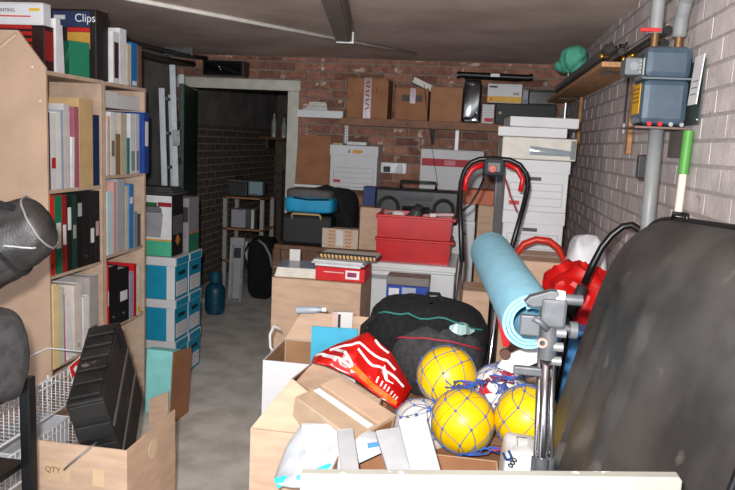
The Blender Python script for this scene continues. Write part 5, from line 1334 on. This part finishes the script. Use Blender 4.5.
t = T('conduit_pipe', 'grey plastic waste pipe rising beneath the gas meter', 'pipe', (.588, 2.50, 0)); MB().tube([(0, 0, 0), (0, 0, 1.25), (-.008, 0, 1.40), (-.010, 0, 1.685)], .024, 16).build('pipe', K((128, 130, 130), .45), t, smooth=True); MB().box(-.055, -.02, .01, .04, 1.52, 1.60).build('wall_clip', BLACKP, t, bevel=.004)
t = T('broom', 'broom handle with green sleeve and pale shaft below the meter', 'broom', (.612, 2.36, 0), rot=(0, .018, 0))
MB().cyl((0, 0, .08), (0, 0, 1.545), .0125, 12).build('shaft', K((226, 206, 190), .5), t, auto=True); MB().cyl((0, 0, 1.545), (0, 0, 1.682), .016, 12).build('green_sleeve', K((76, 140, 60), .5), t, auto=True); MB().box(-.03, .018, -.14, .14, .05, .085).build('broom_head', PINE, t, bevel=.005); MB().box(-.028, .016, -.138, .138, .0, .05).build('bristles', K((60, 50, 40), .9), t)
t = T('instruction_card', 'white instruction card hanging beside the gas meter', 'card', (XR-.020, 2.345, 1.76), rot=(0, .06, 0)); m = MB(); m.prism([(-.012, 0), (.012, .0), (.012, .15), (-.004, .14)], -.04, .04); m = MB().box(-.003, 0, -.045, .045, 0, .15); m.build('card', K((220, 218, 216)), t)
m = MB(); [m.box(-.0036, -.003, -.03, .03, .03+.02*k, .034+.02*k) for k in range(3)]; m.build('print', K((130, 130, 134)), t)
t = T('backing_board', 'dark green painted board fixed behind the gas meter', 'board', (XR-.0005, 2.36, 1.70)); MB().box(-.004, -.0005, -.04, .16, 0, .20).build('board', K((60, 70, 66), .5), t); m = MB(); [m.ball((-.0045, y, z), .005, 8, 5) for y in (-.03, .15) for z in (.015, .185)]; m.build('screws', STEEL, t)

# ================================================================== BACK ROOM CONTENTS
t = T('gas_bottle', 'teal blue gas bottle on the floor in the doorway', 'gas bottle', (-2.27, 5.90, 0))
m = MB(); m.lathe([(.001, .0), (.075, .0), (.078, .02), (.088, .03), (.090, .20), (.082, .245), (.055, .275), (.02, .285), (.001, .286)], 28); m.build('cylinder', K((16, 72, 92), .4), t, auto=True)
m = MB(); m.lathe([(.050, .29), (.056, .29), (.056, .37), (.050, .37)], 20); m.build('collar', K((18, 80, 104), .45), t, auto=True)
m = MB(); m.lathe([(.001, .286), (.015, .286), (.015, .33), (.001, .332)], 10); m.build('valve', MATS['brass'], t, auto=True)
for z in (.10, .15): MB().tube([(.0915*math.cos(2*PI*i/28), .0915*math.sin(2*PI*i/28), z) for i in range(28)], .003, 5, True).build('rib', K((18, 84, 108), .4), t)
t = T('folding_panel', 'pale grey folding table leaning inside the doorway', 'table', (-2.26, 6.42, 0), rot=(-.12, 0, .12))
MB().box(-.08, .06, 0, .03, .02, .62).build('table_top', K((170, 170, 172), .5), t, bevel=.006); MB().box(-.045, .045, -.006, -.001, .42, .52).build('dark_slot', K((40, 42, 44)), t); MB().box(-.055, -.035, -.02, -.001, 0, .55).build('folded_leg', STEEL, t); MB().box(.035, .055, -.02, -.001, 0, .55).build('folded_leg', STEEL, t)
t = T('golf_bag', 'black rounded bag standing in the back room', 'bag', (-2.06, 6.66, 0))
m = MB(); blob(m, 36, 22, c=(0, 0, .31), sz=(.14, .15, .31), e=.5, amp=.015, fs=6, seed=91); m.build('bag_body', BLACKF, t, smooth=True); MB().tube([(-.02, -.13, .60), (.05, -.15, .56), (.11, -.15, .46), (.13, -.14, .34)], .012, 8).build('grey_handle', K((150, 152, 154), .4), t, smooth=True); MB().tube([(-.14, -.04, .55), (-.19, -.06, .45), (-.15, -.06, .3)], .010, 6).build('strap', BLACKF, t, smooth=True)
t = T('shelf_rack', 'wooden rack with pale posts in the back room', 'rack', (-2.35, 7.15, 0))
for x in (-.24, .16):
    for y in (-.16, .20): MB().box(x-.02, x+.02, y-.02, y+.02, 0, .97).build('post', K((176, 172, 164), .6), t)
for z in (.28, .62, .95): MB().box(-.26, .18, -.18, .22, z, z+.018).build('shelf', PINE, t)
carton('pale grey carton on the middle shelf of the back-room rack', -2.545, -2.39, 7.04, 7.24, .6395, .83, mat=K((176, 176, 186)), tape=False, name='small_carton')
carton('white carton on the bottom shelf of the back-room rack', -2.53, -2.36, 7.04, 7.26, .2995, .50, mat=K((214, 214, 214)), tape=False, name='small_carton')
for k, (c_, lb) in enumerate((((70, 100, 80), 'dark green book on the back-room rack'), ((226, 226, 224), 'white book on the back-room rack'), ((30, 30, 30), 'black book on the back-room rack'))):
    o = T('book', lb, 'book', (-2.335+.034*k, 7.08, .6395)); MB().box(-.015, -.012, -.07, .07, 0, .20).build('cover', K(c_), o); MB().box(.012, .015, -.07, .07, 0, .20).build('cover', K(c_), o); MB().box(-.012, .012, -.073, -.07, 0, .20).build('spine', K(c_), o); MB().box(-.0118, .0118, -.069, .066, .004, .195).build('pages', PAPER, o)
t = T('portable_television', 'small silver screened television on the back-room rack', 'television', (-2.28, 7.08, .969), .1)
MB().box(-.085, .075, -.06, .10, .02, .17).build('case', K((120, 124, 128), .4), t, bevel=.01); MB().box(-.07, .06, -.064, -.06, .04, .16).build('screen', K((150, 176, 186), .15), t, bevel=.004); MB().box(-.06, .05, -.04, .06, 0, .02).build('stand', BLACKP, t)
t = T('toolbox', 'dark grey toolbox with silver edge on the back-room rack', 'toolbox', (-2.48, 7.12, .969)); MB().box(-.11, .10, -.08, .10, 0, .15).build('tub', K((62, 64, 64), .5), t, bevel=.012); MB().box(-.112, .102, -.085, .102, .151, .172).build('lid', K((96, 98, 98), .4), t, bevel=.006); MB().tube([(-.04, 0, .17), (-.04, 0, .205), (.03, 0, .205), (.03, 0, .17)], .007, 6).build('handle', BLACKP, t, smooth=True)
t = T('cupboard', 'tall dark cupboard at the end of the back room', 'cupboard', (-2.35, 8.6, 0)); MB().box(-.10, .55, 0, .5, 0, 1.20).build('carcass', K((46, 44, 46), .6), t, bevel=.006); MB().box(-.09, .22, -.02, -.001, .05, 1.17).build('door', K((52, 50, 52), .6), t, bevel=.004); MB().box(.23, .54, -.02, -.001, .05, 1.17).build('door', K((52, 50, 52), .6), t, bevel=.004)
t = T('white_board', 'white panel leaning against the dark cupboard', 'panel', (-2.0, 8.2, 0), rot=(-.15, 0, -.1)); MB().box(-.10, .10, 0, .02, 0, .62).build('panel', K((206, 206, 206)), t); MB().box(-.10, .10, -.004, 0, .0, .05).build('kick_strip', K((120, 120, 120)), t)
carton('pale carton on top of the dark cupboard', -2.20, -1.95, 8.62, 8.9, 1.2015, 1.36, mat=K((150, 150, 160)), name='small_carton')
t = T('kettle', 'small chrome kettle on the dark cupboard', 'kettle', (-2.36, 8.72, 1.2015)); m = MB(); m.lathe([(.001, 0), (.07, 0), (.075, .04), (.055, .11), (.02, .13), (.001, .135)], 20); m.build('body', CHROME, t, auto=True); MB().tube([(-.05, 0, .10), (-.04, 0, .17), (.04, 0, .17), (.05, 0, .10)], .007, 6).build('handle', BLACKP, t, smooth=True); MB().tube([(.06, -.01, .06), (.10, -.02, .10)], [.012, .008], 8).build('spout', CHROME, t, smooth=True)
sz_ = at(275, 137, 8.0).z
t = T('wall_ledge', 'brown wooden ledge high in the back room', 'shelf', (-2.20, 8.15, sz_)); MB().box(-.36, .40, -.15, .15, -.03, 0).build('board', K((104, 70, 46), .7), t); [MB().box(x-.02, x+.02, -.13, .13, -.14, -.031).build('bracket', K((70, 60, 52)), t) for x in (-.28, .30)]
MB().box(-.30, .36, .12, .14, .001, .10).build('upstand', K((92, 62, 42), .7), t)
for k, (px, hh_) in enumerate(((274, .17), (284, .13))):
    q = at(px, 110, 8.05); t = T('bottle', ('taller', 'shorter')[k]+' pale bottle on the ledge in the back room', 'bottle', (q.x, 8.07, sz_+.0005)); m = MB(); m.lathe([(.001, 0), (.030, 0), (.030, hh_), (.012, hh_+.05), (.012, hh_+.10), (.001, hh_+.101)], 14); m.build('glass', K((170, 176, 178), .15), t, auto=True); MB().cyl((0, 0, hh_+.101), (0, 0, hh_+.12), .014, 10).build('cap', K((40, 40, 42)), t, auto=True)
# cable and old pipes under the ceiling at the left
t = T('ceiling_pipes', 'dark pipes hanging under the ceiling beyond the bookcase', 'pipe', (0, 0, 0))
MB().tube([(-2.60, 3.9, 2.20), (-2.55, 4.6, 2.17), (-2.52, 5.3, 2.16), (-2.5, 5.9, 2.19)], .026, 10).build('pipe', M('dark_pipe', (58, 58, 58), .5), t, smooth=True); MB().tube([(-2.45, 3.9, 2.24), (-2.42, 4.7, 2.20), (-2.40, 5.5, 2.22), (-2.4, 5.95, 2.25)], .017, 8).build('pipe', M('dark_pipe', (58, 58, 58), .5), t, smooth=True)
for y in (4.2, 5.6): MB().box(-2.62, -2.38, y-.012, y+.012, 2.225, ZC-.001).build('hanger', STEEL, t)

hc = [at(424, 84, 5.60), at(428, 120, 5.60), at(433, 155, 5.62), at(438, 186, 5.64)]
tag(MB().tube(hc, .002, 6).build('hanging_cable', BLACKP, smooth=True), 'thin dark cable hanging down in front of the wooden shelf', 'cable')
